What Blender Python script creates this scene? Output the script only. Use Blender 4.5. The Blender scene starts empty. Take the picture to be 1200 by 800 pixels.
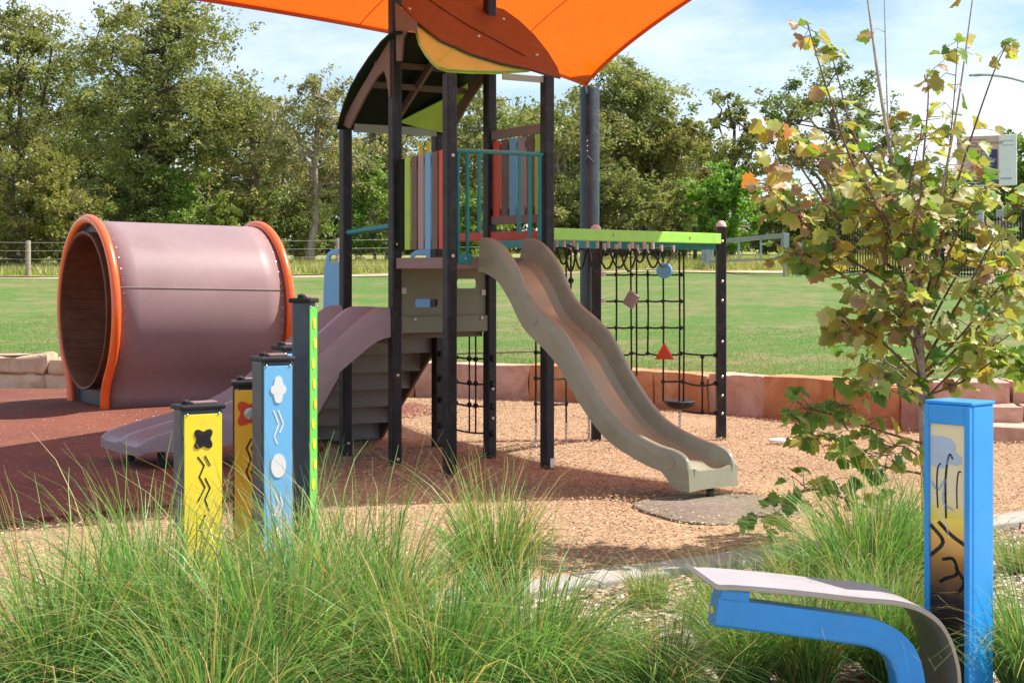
import bpy, bmesh, math, random
import numpy as np
from mathutils import Vector, Matrix

# ------------------------------------------------------------------ camera, sky, sun, exposure
SC = bpy.context.scene
COL = SC.collection
F, CXP, HOR, CAMH = 1900.0, 600.0, 315.0, 1.62        # focal length in photo pixels, centre column, horizon row, eye height
cd = bpy.data.cameras.new('camera'); cam = bpy.data.objects.new('camera', cd); COL.objects.link(cam)
cam.location = (0, 0, CAMH); cam.rotation_euler = (math.radians(90), 0, 0)
cd.sensor_width = 36; cd.lens = 36 * F / 1200; cd.shift_y = -(400 - HOR) / 1200
cd.clip_start = 0.1; cd.clip_end = 3000
SC.camera = cam
SUN_AZ, SUN_EL = math.radians(77), math.radians(53)      # azimuth clockwise from the view direction
SUND = Vector((math.sin(SUN_AZ) * math.cos(SUN_EL), math.cos(SUN_AZ) * math.cos(SUN_EL), math.sin(SUN_EL)))
W = bpy.data.worlds.new('World'); SC.world = W; W.use_nodes = True
nt = W.node_tree; nt.nodes.clear()
out = nt.nodes.new('ShaderNodeOutputWorld'); bg = nt.nodes.new('ShaderNodeBackground'); bg.inputs[1].default_value = 0.080
sky = nt.nodes.new('ShaderNodeTexSky'); sky.sky_type = 'NISHITA'; sky.sun_disc = False
sky.sun_elevation = SUN_EL; sky.sun_rotation = SUN_AZ; sky.air_density = 1.0; sky.dust_density = 0.35; sky.ozone_density = 1.0
tc = nt.nodes.new('ShaderNodeTexCoord'); mp = nt.nodes.new('ShaderNodeMapping'); mp.inputs['Scale'].default_value = (2.2, 2.2, 7.0)
mp.inputs['Location'].default_value = (1.3, 0.2, 0.35)
nz = nt.nodes.new('ShaderNodeTexNoise'); nz.inputs['Scale'].default_value = 1.7; nz.inputs['Detail'].default_value = 7; nz.inputs['Roughness'].default_value = 0.58
cr = nt.nodes.new('ShaderNodeValToRGB'); cr.color_ramp.elements[0].position = 0.37; cr.color_ramp.elements[1].position = 0.66
mul = nt.nodes.new('ShaderNodeMath'); mul.operation = 'MULTIPLY'; mul.inputs[1].default_value = 0.85
mx = nt.nodes.new('ShaderNodeMixRGB'); mx.inputs[2].default_value = (9.0, 9.3, 9.9, 1)
L = nt.links.new
L(tc.outputs['Generated'], mp.inputs[0]); L(mp.outputs[0], nz.inputs['Vector']); L(nz.outputs['Fac'], cr.inputs[0]); L(cr.outputs[0], mul.inputs[0])
L(mul.outputs[0], mx.inputs[0]); tn_ = nt.nodes.new('ShaderNodeMixRGB'); tn_.blend_type = 'MULTIPLY'; tn_.inputs[0].default_value = 1; tn_.inputs[2].default_value = (0.86, 1.0, 1.18, 1); L(sky.outputs[0], tn_.inputs[1]); L(tn_.outputs[0], mx.inputs[1]); L(mx.outputs[0], bg.inputs[0]); L(bg.outputs[0], out.inputs[0])
sl = bpy.data.lights.new('sun', 'SUN'); sl.energy = 5.0; sl.angle = math.radians(0.53); sl.color = (1.0, 0.95, 0.86)
so = bpy.data.objects.new('sun', sl); COL.objects.link(so); so.rotation_euler = SUND.to_track_quat('Z', 'Y').to_euler(); so.location = (20, 5, 30)
SC.view_settings.view_transform = 'Standard'; SC.view_settings.look = 'None'; SC.view_settings.exposure = 0.85; SC.view_settings.gamma = 1
SC.view_settings.use_curve_mapping = False
SC.render.engine = 'CYCLES'
SC.cycles.transparent_max_bounces = 12; SC.cycles.max_bounces = 8
try: SC.cycles.use_denoising = True
except Exception: pass

rnd = random.Random(7)
RG = np.random.default_rng(11)

def at(px, py, d):                       # photo pixel at distance d -> world point
    return Vector(((px - CXP) / F * d, d, CAMH - (py - HOR) / F * d))
def gnd(px, py, z=0.0):                  # photo pixel on the level z
    return at(px, py, F * (CAMH - z) / (py - HOR))
def on_plane(px, py, p0, n):             # photo pixel on a plane
    o = Vector((0, 0, CAMH)); r = at(px, py, 1.0) - o
    t = (p0 - o).dot(n) / r.dot(n)
    return o + r * t

# ------------------------------------------------------------------ materials
MATS = {}
def base_mat(name):
    m = bpy.data.materials.new(name); m.use_nodes = True; MATS[name] = m
    n = m.node_tree; return m, n, n.nodes['Principled BSDF'], n.links.new
def mat(name, col, rough=0.5, metal=0.0, var=0.10, scale=6.0, bump=0.0, bscale=60.0, spec=0.5, coat=0.0, dust=0.13):
    """paint / plastic / metal with mottled colour and roughness and a fine relief"""
    m, n, b, L = base_mat(name)
    tc = n.nodes.new('ShaderNodeTexCoord')
    nz = n.nodes.new('ShaderNodeTexNoise'); nz.inputs['Scale'].default_value = scale; nz.inputs['Detail'].default_value = 6; nz.inputs['Roughness'].default_value = 0.65
    L(tc.outputs['Object'], nz.inputs['Vector'])
    mr = n.nodes.new('ShaderNodeMapRange'); mr.inputs[1].default_value = 0.3; mr.inputs[2].default_value = 0.7
    mr.inputs[3].default_value = 1 - var; mr.inputs[4].default_value = 1 + var
    L(nz.outputs['Fac'], mr.inputs[0])
    mm = n.nodes.new('ShaderNodeVectorMath'); mm.operation = 'SCALE'; mm.inputs[0].default_value = col
    L(mr.outputs[0], mm.inputs['Scale'])
    nd2 = n.nodes.new('ShaderNodeTexNoise'); nd2.inputs['Scale'].default_value = 9.0; nd2.inputs['Detail'].default_value = 9; nd2.inputs['Roughness'].default_value = 0.78; L(tc.outputs['Object'], nd2.inputs['Vector'])
    md = n.nodes.new('ShaderNodeMapRange'); md.inputs[1].default_value = 0.48; md.inputs[2].default_value = 0.72; md.inputs[3].default_value = 0.0; md.inputs[4].default_value = dust
    L(nd2.outputs['Fac'], md.inputs[0]); dm = n.nodes.new('ShaderNodeMixRGB'); dm.inputs[2].default_value = (0.33, 0.27, 0.21, 1)
    L(md.outputs[0], dm.inputs[0]); L(mm.outputs[0], dm.inputs[1]); L(dm.outputs[0], b.inputs['Base Color'])
    m2 = n.nodes.new('ShaderNodeMapRange'); m2.inputs[1].default_value = 0.3; m2.inputs[2].default_value = 0.7
    m2.inputs[3].default_value = max(0.05, rough - 0.08); m2.inputs[4].default_value = min(1, rough + 0.12)
    L(nz.outputs['Fac'], m2.inputs[0]); L(m2.outputs[0], b.inputs['Roughness'])
    b.inputs['Metallic'].default_value = metal; b.inputs['Specular IOR Level'].default_value = spec
    b.inputs['Coat Weight'].default_value = coat; b.inputs['Coat Roughness'].default_value = 0.15
    if bump:
        nb = n.nodes.new('ShaderNodeTexNoise'); nb.inputs['Scale'].default_value = bscale; nb.inputs['Detail'].default_value = 4
        L(tc.outputs['Object'], nb.inputs['Vector'])
        bp = n.nodes.new('ShaderNodeBump'); bp.inputs['Strength'].default_value = bump; bp.inputs['Distance'].default_value = 0.01
        L(nb.outputs['Fac'], bp.inputs['Height']); L(bp.outputs[0], b.inputs['Normal'])
    return m
def tint_mat(name, rough=0.6, trans=0.0, spec=0.3, thru=(1.25, 1.2, 0.6)):
    """colour from the mesh's own per-piece 'tint' (leaf or chip colour); leaves also let light through"""
    m, n, b, L = base_mat(name)
    a = n.nodes.new('ShaderNodeAttribute'); a.attribute_name = 'tint'
    L(a.outputs['Color'], b.inputs['Base Color']); b.inputs['Roughness'].default_value = rough; b.inputs['Specular IOR Level'].default_value = spec
    if trans:
        t = n.nodes.new('ShaderNodeBsdfTranslucent'); mxs = n.nodes.new('ShaderNodeMixShader'); mxs.inputs[0].default_value = trans
        g = n.nodes.new('ShaderNodeMixRGB'); g.blend_type = 'MULTIPLY'; g.inputs[0].default_value = 1; g.inputs[2].default_value = (*thru, 1)
        L(a.outputs['Color'], g.inputs[1]); L(g.outputs[0], t.inputs[0])
        o = n.nodes['Material Output']; L(b.outputs[0], mxs.inputs[1]); L(t.outputs[0], mxs.inputs[2]); L(mxs.outputs[0], o.inputs[0])
    return m
def ground_mat(name, cols, cell=35.0, patch=0.7, bump=0.6, rough=0.95, dist=0.02):
    """loose ground: voronoi chips of several colours, broad patches, relief"""
    m, n, b, L = base_mat(name)
    tc = n.nodes.new('ShaderNodeTexCoord')
    nd = n.nodes.new('ShaderNodeTexNoise'); nd.inputs['Scale'].default_value = cell * 0.6; nd.inputs['Detail'].default_value = 3
    L(tc.outputs['Object'], nd.inputs['Vector'])
    ad = n.nodes.new('ShaderNodeMixRGB'); ad.blend_type = 'ADD'; ad.inputs[0].default_value = 0.03
    L(tc.outputs['Object'], ad.inputs[1]); L(nd.outputs['Color'], ad.inputs[2])
    v = n.nodes.new('ShaderNodeTexVoronoi'); v.inputs['Scale'].default_value = cell; L(ad.outputs[0], v.inputs['Vector'])
    sp = n.nodes.new('ShaderNodeSeparateColor'); L(v.outputs['Color'], sp.inputs[0])
    r = n.nodes.new('ShaderNodeValToRGB'); r.color_ramp.interpolation = 'LINEAR'
    e = r.color_ramp.elements
    for i, c in enumerate(cols):
        p = i / (len(cols) - 1)
        el = e[0] if i == 0 else (e[1] if i == len(cols) - 1 else e.new(p))
        el.position = p; el.color = (*c, 1)
    L(sp.outputs[0], r.inputs[0])
    np_ = n.nodes.new('ShaderNodeTexNoise'); np_.inputs['Scale'].default_value = patch; np_.inputs['Detail'].default_value = 6; np_.inputs['Roughness'].default_value = 0.6
    L(tc.outputs['Object'], np_.inputs['Vector'])
    mr = n.nodes.new('ShaderNodeMapRange'); mr.inputs[1].default_value = 0.3; mr.inputs[2].default_value = 0.7; mr.inputs[3].default_value = 0.78; mr.inputs[4].default_value = 1.15
    L(np_.outputs['Fac'], mr.inputs[0])
    mm = n.nodes.new('ShaderNodeVectorMath'); mm.operation = 'SCALE'; L(r.outputs[0], mm.inputs[0]); L(mr.outputs[0], mm.inputs['Scale'])
    L(mm.outputs[0], b.inputs['Base Color']); b.inputs['Roughness'].default_value = rough; b.inputs['Specular IOR Level'].default_value = 0.15
    hm = n.nodes.new('ShaderNodeMath'); hm.operation = 'MULTIPLY_ADD'; hm.inputs[1].default_value = 0.6
    L(sp.outputs[1], hm.inputs[0]); L(nd.outputs['Fac'], hm.inputs[2])
    bp = n.nodes.new('ShaderNodeBump'); bp.inputs['Strength'].default_value = bump; bp.inputs['Distance'].default_value = dist
    L(hm.outputs[0], bp.inputs['Height']); L(bp.outputs[0], b.inputs['Normal'])
    return m
def lawn_mat(name, green, dry, thresh=(0.42, 0.62)):
    m, n, b, L = base_mat(name)
    tc = n.nodes.new('ShaderNodeTexCoord')
    a = n.nodes.new('ShaderNodeTexNoise'); a.inputs['Scale'].default_value = 0.35; a.inputs['Detail'].default_value = 8; a.inputs['Roughness'].default_value = 0.68
    f = n.nodes.new('ShaderNodeTexNoise'); f.inputs['Scale'].default_value = 30; f.inputs['Detail'].default_value = 4; f.inputs['Roughness'].default_value = 0.7
    L(tc.outputs['Object'], a.inputs['Vector']); L(tc.outputs['Object'], f.inputs['Vector'])
    a2 = n.nodes.new('ShaderNodeTexNoise'); a2.inputs['Scale'].default_value = 2.6; a2.inputs['Detail'].default_value = 8; a2.inputs['Roughness'].default_value = 0.75
    L(tc.outputs['Object'], a2.inputs['Vector']); av = n.nodes.new('ShaderNodeMath'); av.operation = 'MULTIPLY_ADD'; av.inputs[1].default_value = 0.55; L(a2.outputs['Fac'], av.inputs[0])
    hf = n.nodes.new('ShaderNodeMath'); hf.operation = 'MULTIPLY'; hf.inputs[1].default_value = 0.45; L(a.outputs['Fac'], hf.inputs[0]); L(hf.outputs[0], av.inputs[2])
    r = n.nodes.new('ShaderNodeMapRange'); r.inputs[1].default_value, r.inputs[2].default_value = thresh; L(av.outputs[0], r.inputs[0])
    mx = n.nodes.new('ShaderNodeMixRGB'); mx.inputs[1].default_value = (*green, 1); mx.inputs[2].default_value = (*dry, 1); L(r.outputs[0], mx.inputs[0])
    fr = n.nodes.new('ShaderNodeMapRange'); fr.inputs[1].default_value = 0.3; fr.inputs[2].default_value = 0.7; fr.inputs[3].default_value = 0.6; fr.inputs[4].default_value = 1.35; L(f.outputs['Fac'], fr.inputs[0])
    mm = n.nodes.new('ShaderNodeVectorMath'); mm.operation = 'SCALE'; L(mx.outputs[0], mm.inputs[0]); L(fr.outputs[0], mm.inputs['Scale']); L(mm.outputs[0], b.inputs['Base Color'])
    b.inputs['Roughness'].default_value = 0.9; b.inputs['Specular IOR Level'].default_value = 0.15
    bp = n.nodes.new('ShaderNodeBump'); bp.inputs['Strength'].default_value = 0.7; bp.inputs['Distance'].default_value = 0.03; L(f.outputs['Fac'], bp.inputs['Height']); L(bp.outputs[0], b.inputs['Normal'])
    return m
def stone_mat(name, c1, c2, c3):
    m, n, b, L = base_mat(name)
    tc = n.nodes.new('ShaderNodeTexCoord')
    a = n.nodes.new('ShaderNodeTexNoise'); a.inputs['Scale'].default_value = 2.6; a.inputs['Detail'].default_value = 8; a.inputs['Roughness'].default_value = 0.66; a.inputs['Distortion'].default_value = 0.8
    L(tc.outputs['Object'], a.inputs['Vector'])
    r = n.nodes.new('ShaderNodeValToRGB'); e = r.color_ramp.elements
    e[0].position = 0.30; e[0].color = (*c1, 1); e[1].position = 0.72; e[1].color = (*c3, 1); k = e.new(0.5); k.color = (*c2, 1)
    L(a.outputs['Fac'], r.inputs[0]); L(r.outputs[0], b.inputs['Base Color']); b.inputs['Roughness'].default_value = 0.92; b.inputs['Specular IOR Level'].default_value = 0.15
    f = n.nodes.new('ShaderNodeTexNoise'); f.inputs['Scale'].default_value = 22; f.inputs['Detail'].default_value = 7; f.inputs['Roughness'].default_value = 0.7
    L(tc.outputs['Object'], f.inputs['Vector'])
    bp = n.nodes.new('ShaderNodeBump'); bp.inputs['Strength'].default_value = 0.6; bp.inputs['Distance'].default_value = 0.025; L(f.outputs['Fac'], bp.inputs['Height']); L(bp.outputs[0], b.inputs['Normal'])
    return m

M_post = mat('charcoal_paint', (0.016, 0.015, 0.018), 0.45, var=0.15, spec=0.3)
M_steelgrey = mat('slate_paint', (0.040, 0.062, 0.088), 0.4)
M_black = mat('black_plastic', (0.012, 0.012, 0.014), 0.5, spec=0.3)
M_rope = mat('black_rope', (0.015, 0.014, 0.016), 0.85, bump=0.8, bscale=180)
M_mauve = mat('mauve_plastic', (0.30, 0.225, 0.24), 0.38, var=0.10, scale=3, dust=0.3)
M_tunnel = mat('mauve_sheet', (0.285, 0.19, 0.195), 0.40, var=0.06, scale=2.0, bump=0.03, bscale=3, dust=0.2, spec=0.2)
M_deckmauve = mat('mauve_board', (0.22, 0.145, 0.135), 0.55)
M_olive = mat('olive_plastic', (0.19, 0.195, 0.13), 0.5, var=0.08)
M_slide = mat('pale_olive_plastic', (0.265, 0.265, 0.185), 0.36, var=0.12, scale=5, bump=0.06, bscale=40, dust=0.35)
M_stair = mat('taupe_plastic', (0.25, 0.235, 0.21), 0.55)
M_brown = mat('brown_board', (0.13, 0.085, 0.062), 0.55)
M_redleaf = mat('rust_board', (0.115, 0.042, 0.022), 0.5, var=0.06)
M_yellowleaf = mat('ochre_board', (0.46, 0.52, 0.13), 0.5, var=0.06)
M_lime = mat('lime_board', (0.33, 0.60, 0.06), 0.5)
M_darkgreen = mat('dark_green_board', (0.009, 0.018, 0.009), 0.6, spec=0.1, dust=0.03)
M_greygreen = mat('grey_green_board', (0.30, 0.32, 0.24), 0.55)
M_red = mat('red_board', (0.60, 0.05, 0.012), 0.45)
M_blue = mat('sky_blue_board', (0.13, 0.40, 0.66), 0.45)
M_teal = mat('teal_paint', (0.004, 0.19, 0.20), 0.35)
M_greenbeam = mat('spring_green_paint', (0.27, 0.58, 0.06), 0.4)
M_orange = mat('orange_plastic', (0.85, 0.12, 0.012), 0.28, var=0.05, coat=0.3)
M_drum = mat('rust_brown_board', (0.13, 0.040, 0.016), 0.55, var=0.25, scale=3)
M_bolt = mat('bolt_steel', (0.5, 0.48, 0.46), 0.35, metal=0.9)
M_capw = mat('pale_cap', (0.58, 0.52, 0.50), 0.5)
M_yellow = mat('yellow_panel', (0.86, 0.68, 0.03), 0.4, var=0.04)
M_gold = mat('amber_panel', (0.80, 0.42, 0.02), 0.4, var=0.04)
M_bluepanel = mat('light_blue_panel', (0.17, 0.50, 0.82), 0.4, var=0.04)
M_greenpanel = mat('bright_green_panel', (0.12, 0.50, 0.07), 0.4, var=0.04)
M_white = mat('white_paint', (0.80, 0.80, 0.80), 0.45, var=0.04)
M_totem = mat('bright_blue_paint', (0.012, 0.29, 0.76), 0.30, var=0.07, coat=0.3, dust=0.06)
M_steel = mat('brushed_plate', (0.42, 0.41, 0.37), 0.40, metal=0.7, var=0.08)
M_seat = mat('pale_seat_sheet', (0.37, 0.33, 0.34), 0.35, var=0.05)
M_concrete = mat('concrete', (0.36, 0.33, 0.30), 0.9, var=0.18, scale=5, bump=0.4, bscale=90, spec=0.2)
M_mat = ground_mat('rubber_mat', [(0.13, 0.11, 0.09), (0.21, 0.18, 0.14), (0.26, 0.21, 0.16)], 90, 1.2, 0.4)
M_galv = mat('galvanised', (0.36, 0.40, 0.42), 0.45, metal=0.6, var=0.12)
M_timber = mat('weathered_timber', (0.30, 0.24, 0.19), 0.9, var=0.3, scale=9, bump=0.5)
M_bark = mat('grey_bark', (0.17, 0.135, 0.11), 0.95, var=0.4, scale=5, bump=0.8, bscale=12)
M_palebark = mat('pale_bark', (0.34, 0.27, 0.22), 0.9, var=0.35, scale=4, bump=0.5, bscale=10)
M_darkbark = mat('dark_bark', (0.075, 0.058, 0.048), 0.95, var=0.4, scale=5, bump=0.8, bscale=12)
M_mtrunk = mat('smooth_grey_trunk', (0.40, 0.33, 0.28), 0.8, var=0.35, scale=30, bump=0.4, bscale=60)
M_twig = mat('red_brown_twig', (0.16, 0.085, 0.06), 0.7, var=0.3, scale=20)
M_leaf = tint_mat('foliage', 0.5, 0.38)
M_mleaf = tint_mat('maple_leaf', 0.42, 0.42, spec=0.4, thru=(1.15, 1.2, 0.65))
M_blade = tint_mat('grass_blade', 0.45, 0.35, spec=0.4)
M_chip = tint_mat('wood_chips', 0.9, 0.0, spec=0.15)
M_softfall = ground_mat('bark_chip_softfall', [(0.33, 0.215, 0.13), (0.39, 0.27, 0.17), (0.44, 0.315, 0.205), (0.50, 0.375, 0.255), (0.37, 0.25, 0.15)], 95, 0.6, 0.5, dist=0.008)
M_mulch = ground_mat('bed_mulch', [(0.12, 0.07, 0.045), (0.30, 0.20, 0.13), (0.45, 0.34, 0.24), (0.20, 0.12, 0.075), (0.55, 0.45, 0.36)], 38, 0.9, 1.0)
M_mound = ground_mat('rust_rubber', [(0.13, 0.042, 0.027), (0.18, 0.063, 0.041), (0.23, 0.090, 0.060)], 110, 0.7, 0.25, dist=0.006)
M_lawn = lawn_mat('lawn_turf', (0.088, 0.170, 0.032), (0.25, 0.195, 0.10), (0.46, 0.61))
M_field = lawn_mat('paddock', (0.19, 0.25, 0.055), (0.33, 0.30, 0.13), (0.35, 0.6))
M_dirt = ground_mat('bare_soil', [(0.40, 0.26, 0.17), (0.50, 0.34, 0.23), (0.58, 0.44, 0.32)], 20, 0.5, 0.4)

# shade cloth: an orange knit that scatters, glows through and lets a little tinted sun pass
m, n, b, LK = base_mat('orange_shade_cloth')
df = n.nodes.new('ShaderNodeBsdfDiffuse'); tl = n.nodes.new('ShaderNodeBsdfTranslucent'); tp = n.nodes.new('ShaderNodeBsdfTransparent')
tcn = n.nodes.new('ShaderNodeTexCoord'); wv = n.nodes.new('ShaderNodeTexNoise'); wv.inputs['Scale'].default_value = 1.2; wv.inputs['Detail'].default_value = 4
LK(tcn.outputs['Object'], wv.inputs['Vector'])
rr = n.nodes.new('ShaderNodeMixRGB'); rr.inputs[1].default_value = (0.92, 0.135, 0.004, 1); rr.inputs[2].default_value = (0.97, 0.18, 0.006, 1)
kn = n.nodes.new('ShaderNodeTexWave'); kn.inputs['Scale'].default_value = 9; kn.inputs['Distortion'].default_value = 1.5; kn.inputs['Detail'].default_value = 3; LK(tcn.outputs['Object'], kn.inputs['Vector'])
kk = n.nodes.new('ShaderNodeMath'); kk.operation = 'MULTIPLY'; LK(wv.outputs['Fac'], kk.inputs[0]); LK(kn.outputs['Fac'], kk.inputs[1]); LK(kk.outputs[0], rr.inputs[0])
LK(rr.outputs[0], df.inputs[0]); LK(rr.outputs[0], tl.inputs[0]); tp.inputs[0].default_value = (1.0, 0.42, 0.22, 1)
m1 = n.nodes.new('ShaderNodeMixShader'); m1.inputs[0].default_value = 0.5; LK(df.outputs[0], m1.inputs[1]); LK(tl.outputs[0], m1.inputs[2])
m2 = n.nodes.new('ShaderNodeMixShader'); m2.inputs[0].default_value = 0.06; LK(m1.outputs[0], m2.inputs[1]); LK(tp.outputs[0], m2.inputs[2])
LK(m2.outputs[0], n.nodes['Material Output'].inputs[0]); M_cloth = m

# ------------------------------------------------------------------ mesh helpers
def V(*a): return Vector(a)
def Z(p, z): return Vector((p.x, p.y, z))
UP = Vector((0, 0, 1))
class MB:
    def __init__(s): s.v = []; s.f = []
    def add(s, vs, fs):
        o = len(s.v); s.v += [tuple(v) for v in vs]; s.f += [tuple(i + o for i in f) for f in fs]; return s
    def box(s, c, size, ax=None):
        """box round c with half extents along the axes ax (x, y, z vectors)"""
        c = Vector(c); ax = ax or (V(1, 0, 0), V(0, 1, 0), V(0, 0, 1)); h = [x / 2 for x in size]
        vs = [c + ax[0] * (h[0] * i) + ax[1] * (h[1] * j) + ax[2] * (h[2] * k) for i in (-1, 1) for j in (-1, 1) for k in (-1, 1)]
        return s.add(vs, [(0, 1, 3, 2), (4, 6, 7, 5), (0, 4, 5, 1), (2, 3, 7, 6), (0, 2, 6, 4), (1, 5, 7, 3)])
    def bar(s, a, b, w, h, up=UP):
        """rectangular bar from a to b, w wide, h high"""
        a, b = Vector(a), Vector(b); d = (b - a); l = d.length; d.normalize()
        x = d.cross(up); x = x.normalized() if x.length > 1e-5 else V(1, 0, 0); z = x.cross(d).normalized()
        return s.box((a + b) / 2, (l, w, h), (d, x, z))
    def tube(s, pts, r, n=8, closed=False, caps=True):
        pts = [Vector(p) for p in pts]; rs = r if isinstance(r, (list, tuple)) else [r] * len(pts)
        rings = []; prev = None
        for i, p in enumerate(pts):
            if closed: t = pts[(i + 1) % len(pts)] - pts[i - 1]
            else: t = pts[min(i + 1, len(pts) - 1)] - pts[max(i - 1, 0)]
            t.normalize()
            if prev is None:
                x = t.cross(UP); x = x if x.length > 0.05 else t.cross(V(1, 0, 0))
            else: x = prev - t * prev.dot(t)
            x.normalize(); prev = x; y = t.cross(x)
            rings.append([p + (x * math.cos(2 * math.pi * k / n) + y * math.sin(2 * math.pi * k / n)) * rs[i] for k in range(n)])
        vs = [v for r_ in rings for v in r_]; fs = []
        m = len(rings)
        for i in range(m if closed else m - 1):
            for k in range(n):
                a = i * n; b_ = ((i + 1) % m) * n
                fs.append((a + k, a + (k + 1) % n, b_ + (k + 1) % n, b_ + k))
        if caps and not closed:
            fs.append(tuple(range(n - 1, -1, -1))); fs.append(tuple((m - 1) * n + k for k in range(n)))
        return s.add(vs, fs)
    def prism(s, poly, thick):
        """closed flat outline (3D points) given a thickness along its normal, half to each side; thick may be a vector"""
        poly = [Vector(p) for p in poly]
        if isinstance(thick, Vector): t = thick / 2
        else:
            nrm = Vector((0, 0, 0))
            for i in range(len(poly)): nrm += poly[i].cross(poly[(i + 1) % len(poly)])
            t = nrm.normalized() * (thick / 2)
        k = len(poly); vs = [p - t for p in poly] + [p + t for p in poly]
        fs = [tuple(range(k - 1, -1, -1)), tuple(range(k, 2 * k))] + [(i, (i + 1) % k, k + (i + 1) % k, k + i) for i in range(k)]
        return s.add(vs, fs)
    def sheet(s, rows):
        """grid of points"""
        k = len(rows[0]); vs = [p for r in rows for p in r]
        fs = [(i * k + j, i * k + j + 1, (i + 1) * k + j + 1, (i + 1) * k + j) for i in range(len(rows) - 1) for j in range(k - 1)]
        return s.add(vs, fs)
    def lathe(s, c, prof, n=16, axis=UP):
        """profile (r, h) turned round axis at c"""
        c = Vector(c); a = axis.normalized(); x = a.orthogonal().normalized(); y = a.cross(x)
        vs = []; fs = []
        for r, h in prof: vs += [c + a * h + (x * math.cos(2 * math.pi * k / n) + y * math.sin(2 * math.pi * k / n)) * r for k in range(n)]
        for i in range(len(prof) - 1):
            for k in range(n): fs.append((i * n + k, i * n + (k + 1) % n, (i + 1) * n + (k + 1) % n, (i + 1) * n + k))
        fs.append(tuple(range(n - 1, -1, -1))); fs.append(tuple((len(prof) - 1) * n + k for k in range(n)))
        return s.add(vs, fs)
def link_mesh(name, me, m, parent=None):
    if m: me.materials.append(m)
    o = bpy.data.objects.new(name, me); COL.objects.link(o)
    if parent is not None:
        o.parent = parent
        q = Vector((0, 0, 0)); p = parent
        while p is not None: q += p.location; p = p.parent
        o.location = -q
    return o
def obj(name, mb, m, parent=None, smooth=False, bevel=0.0, solid=0.0, subsurf=0, seg=2):
    """one mesh object; its points are world coordinates"""
    me = bpy.data.meshes.new(name); me.from_pydata(mb.v, [], mb.f); me.update()
    bm = bmesh.new(); bm.from_mesh(me); bmesh.ops.recalc_face_normals(bm, faces=bm.faces); bm.to_mesh(me); bm.free()
    if smooth:
        me.polygons.foreach_set('use_smooth', [True] * len(me.polygons))
        try: me.set_sharp_from_angle(angle=math.radians(40))
        except Exception: pass
    o = link_mesh(name, me, m, parent)
    if solid:
        md = o.modifiers.new('solid', 'SOLIDIFY'); md.thickness = solid; md.offset = 0
    if bevel:
        md = o.modifiers.new('bevel', 'BEVEL'); md.width = bevel; md.segments = seg; md.limit_method = 'ANGLE'; md.angle_limit = math.radians(35)
        md.harden_normals = False
    if subsurf:
        md = o.modifiers.new('sub', 'SUBSURF'); md.levels = subsurf; md.render_levels = subsurf
    return o
def np_mesh(name, verts, faces, tint=None, smooth=False):
    """numpy points (N,3), faces (M,k), tint (N,3)"""
    verts = np.asarray(verts, np.float32); faces = np.asarray(faces, np.int32); k = faces.shape[1]
    me = bpy.data.meshes.new(name); me.vertices.add(len(verts)); me.vertices.foreach_set('co', verts.ravel())
    me.loops.add(faces.size); me.loops.foreach_set('vertex_index', faces.ravel())
    me.polygons.add(len(faces)); me.polygons.foreach_set('loop_start', np.arange(0, faces.size, k, dtype=np.int32))
    if smooth: me.polygons.foreach_set('use_smooth', np.ones(len(faces), bool))
    me.update(calc_edges=True); me.validate()
    if tint is not None:
        a = me.color_attributes.new('tint', 'FLOAT_COLOR', 'POINT')
        c = np.ones((len(verts), 4), np.float32); c[:, :3] = tint; a.data.foreach_set('color', c.ravel())
    return me
def thing(name, label, cat, loc=(0, 0, 0), group=None):
    o = bpy.data.objects.new(name, None); o.empty_display_size = 0.1; COL.objects.link(o); o.location = loc
    return tag(o, label, cat, group)
def tag(o, label=None, cat=None, group=None, kind=None):
    if label: o['label'] = label
    if cat: o['category'] = cat
    if group: o['group'] = group
    if kind: o['kind'] = kind
    return o
def struct(o, label=None):
    o['kind'] = 'structure'
    if label: o['label'] = label
    return o
def smoothpath(pts, n=8):
    """Catmull-Rom through points"""
    P = [Vector(p) for p in pts]; P = [P[0] * 2 - P[1]] + P + [P[-1] * 2 - P[-2]]; out = []
    for i in range(1, len(P) - 2):
        for k in range(n):
            t = k / n; a, b_, c, d = P[i - 1], P[i], P[i + 1], P[i + 2]
            out.append(0.5 * ((2 * b_) + (c - a) * t + (2 * a - 5 * b_ + 4 * c - d) * t * t + (3 * b_ - a - 3 * c + d) * t ** 3))
    out.append(P[-2]); return out
def bolt(c, n, r, parent, m=None, h=0.012):
    return obj('bolt', MB().lathe(Vector(c), [(r, -0.004), (r, h * 0.5), (r * 0.6, h)], 8, Vector(n)), m or M_bolt, parent, smooth=True)

# ------------------------------------------------------------------ ground
WALLP = [(-40, 22.4), (-12, 22.0), (-6.85, 21.7), (-4, 21.3), (-1.3, 20.5), (0.92, 19.36), (2.69, 17.6), (3.5, 16.7), (4.3, 15.9), (5.2, 16.35), (8, 16.7), (40, 17.5)]
def ywall(x): return float(np.interp(x, [p[0] for p in WALLP], [p[1] for p in WALLP]))
WALLH = 0.44
def lawn_z(x, y):
    return WALLH - 0.035 + 0.0345 * max(0, y - ywall(x) - 0.3) * (1 - 0.0022 * max(0, y - 50)) + 0.04 * math.sin(x * 0.31 + y * 0.17) * min(1, max(0, y - ywall(x) - 0.4) / 4)
g = MB().add([(-900, -60, -0.02), (900, -60, -0.02), (900, 1500, -0.02), (-900, 1500, -0.02)], [(0, 1, 2, 3)])
struct(obj('ground', g, M_field))
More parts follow.
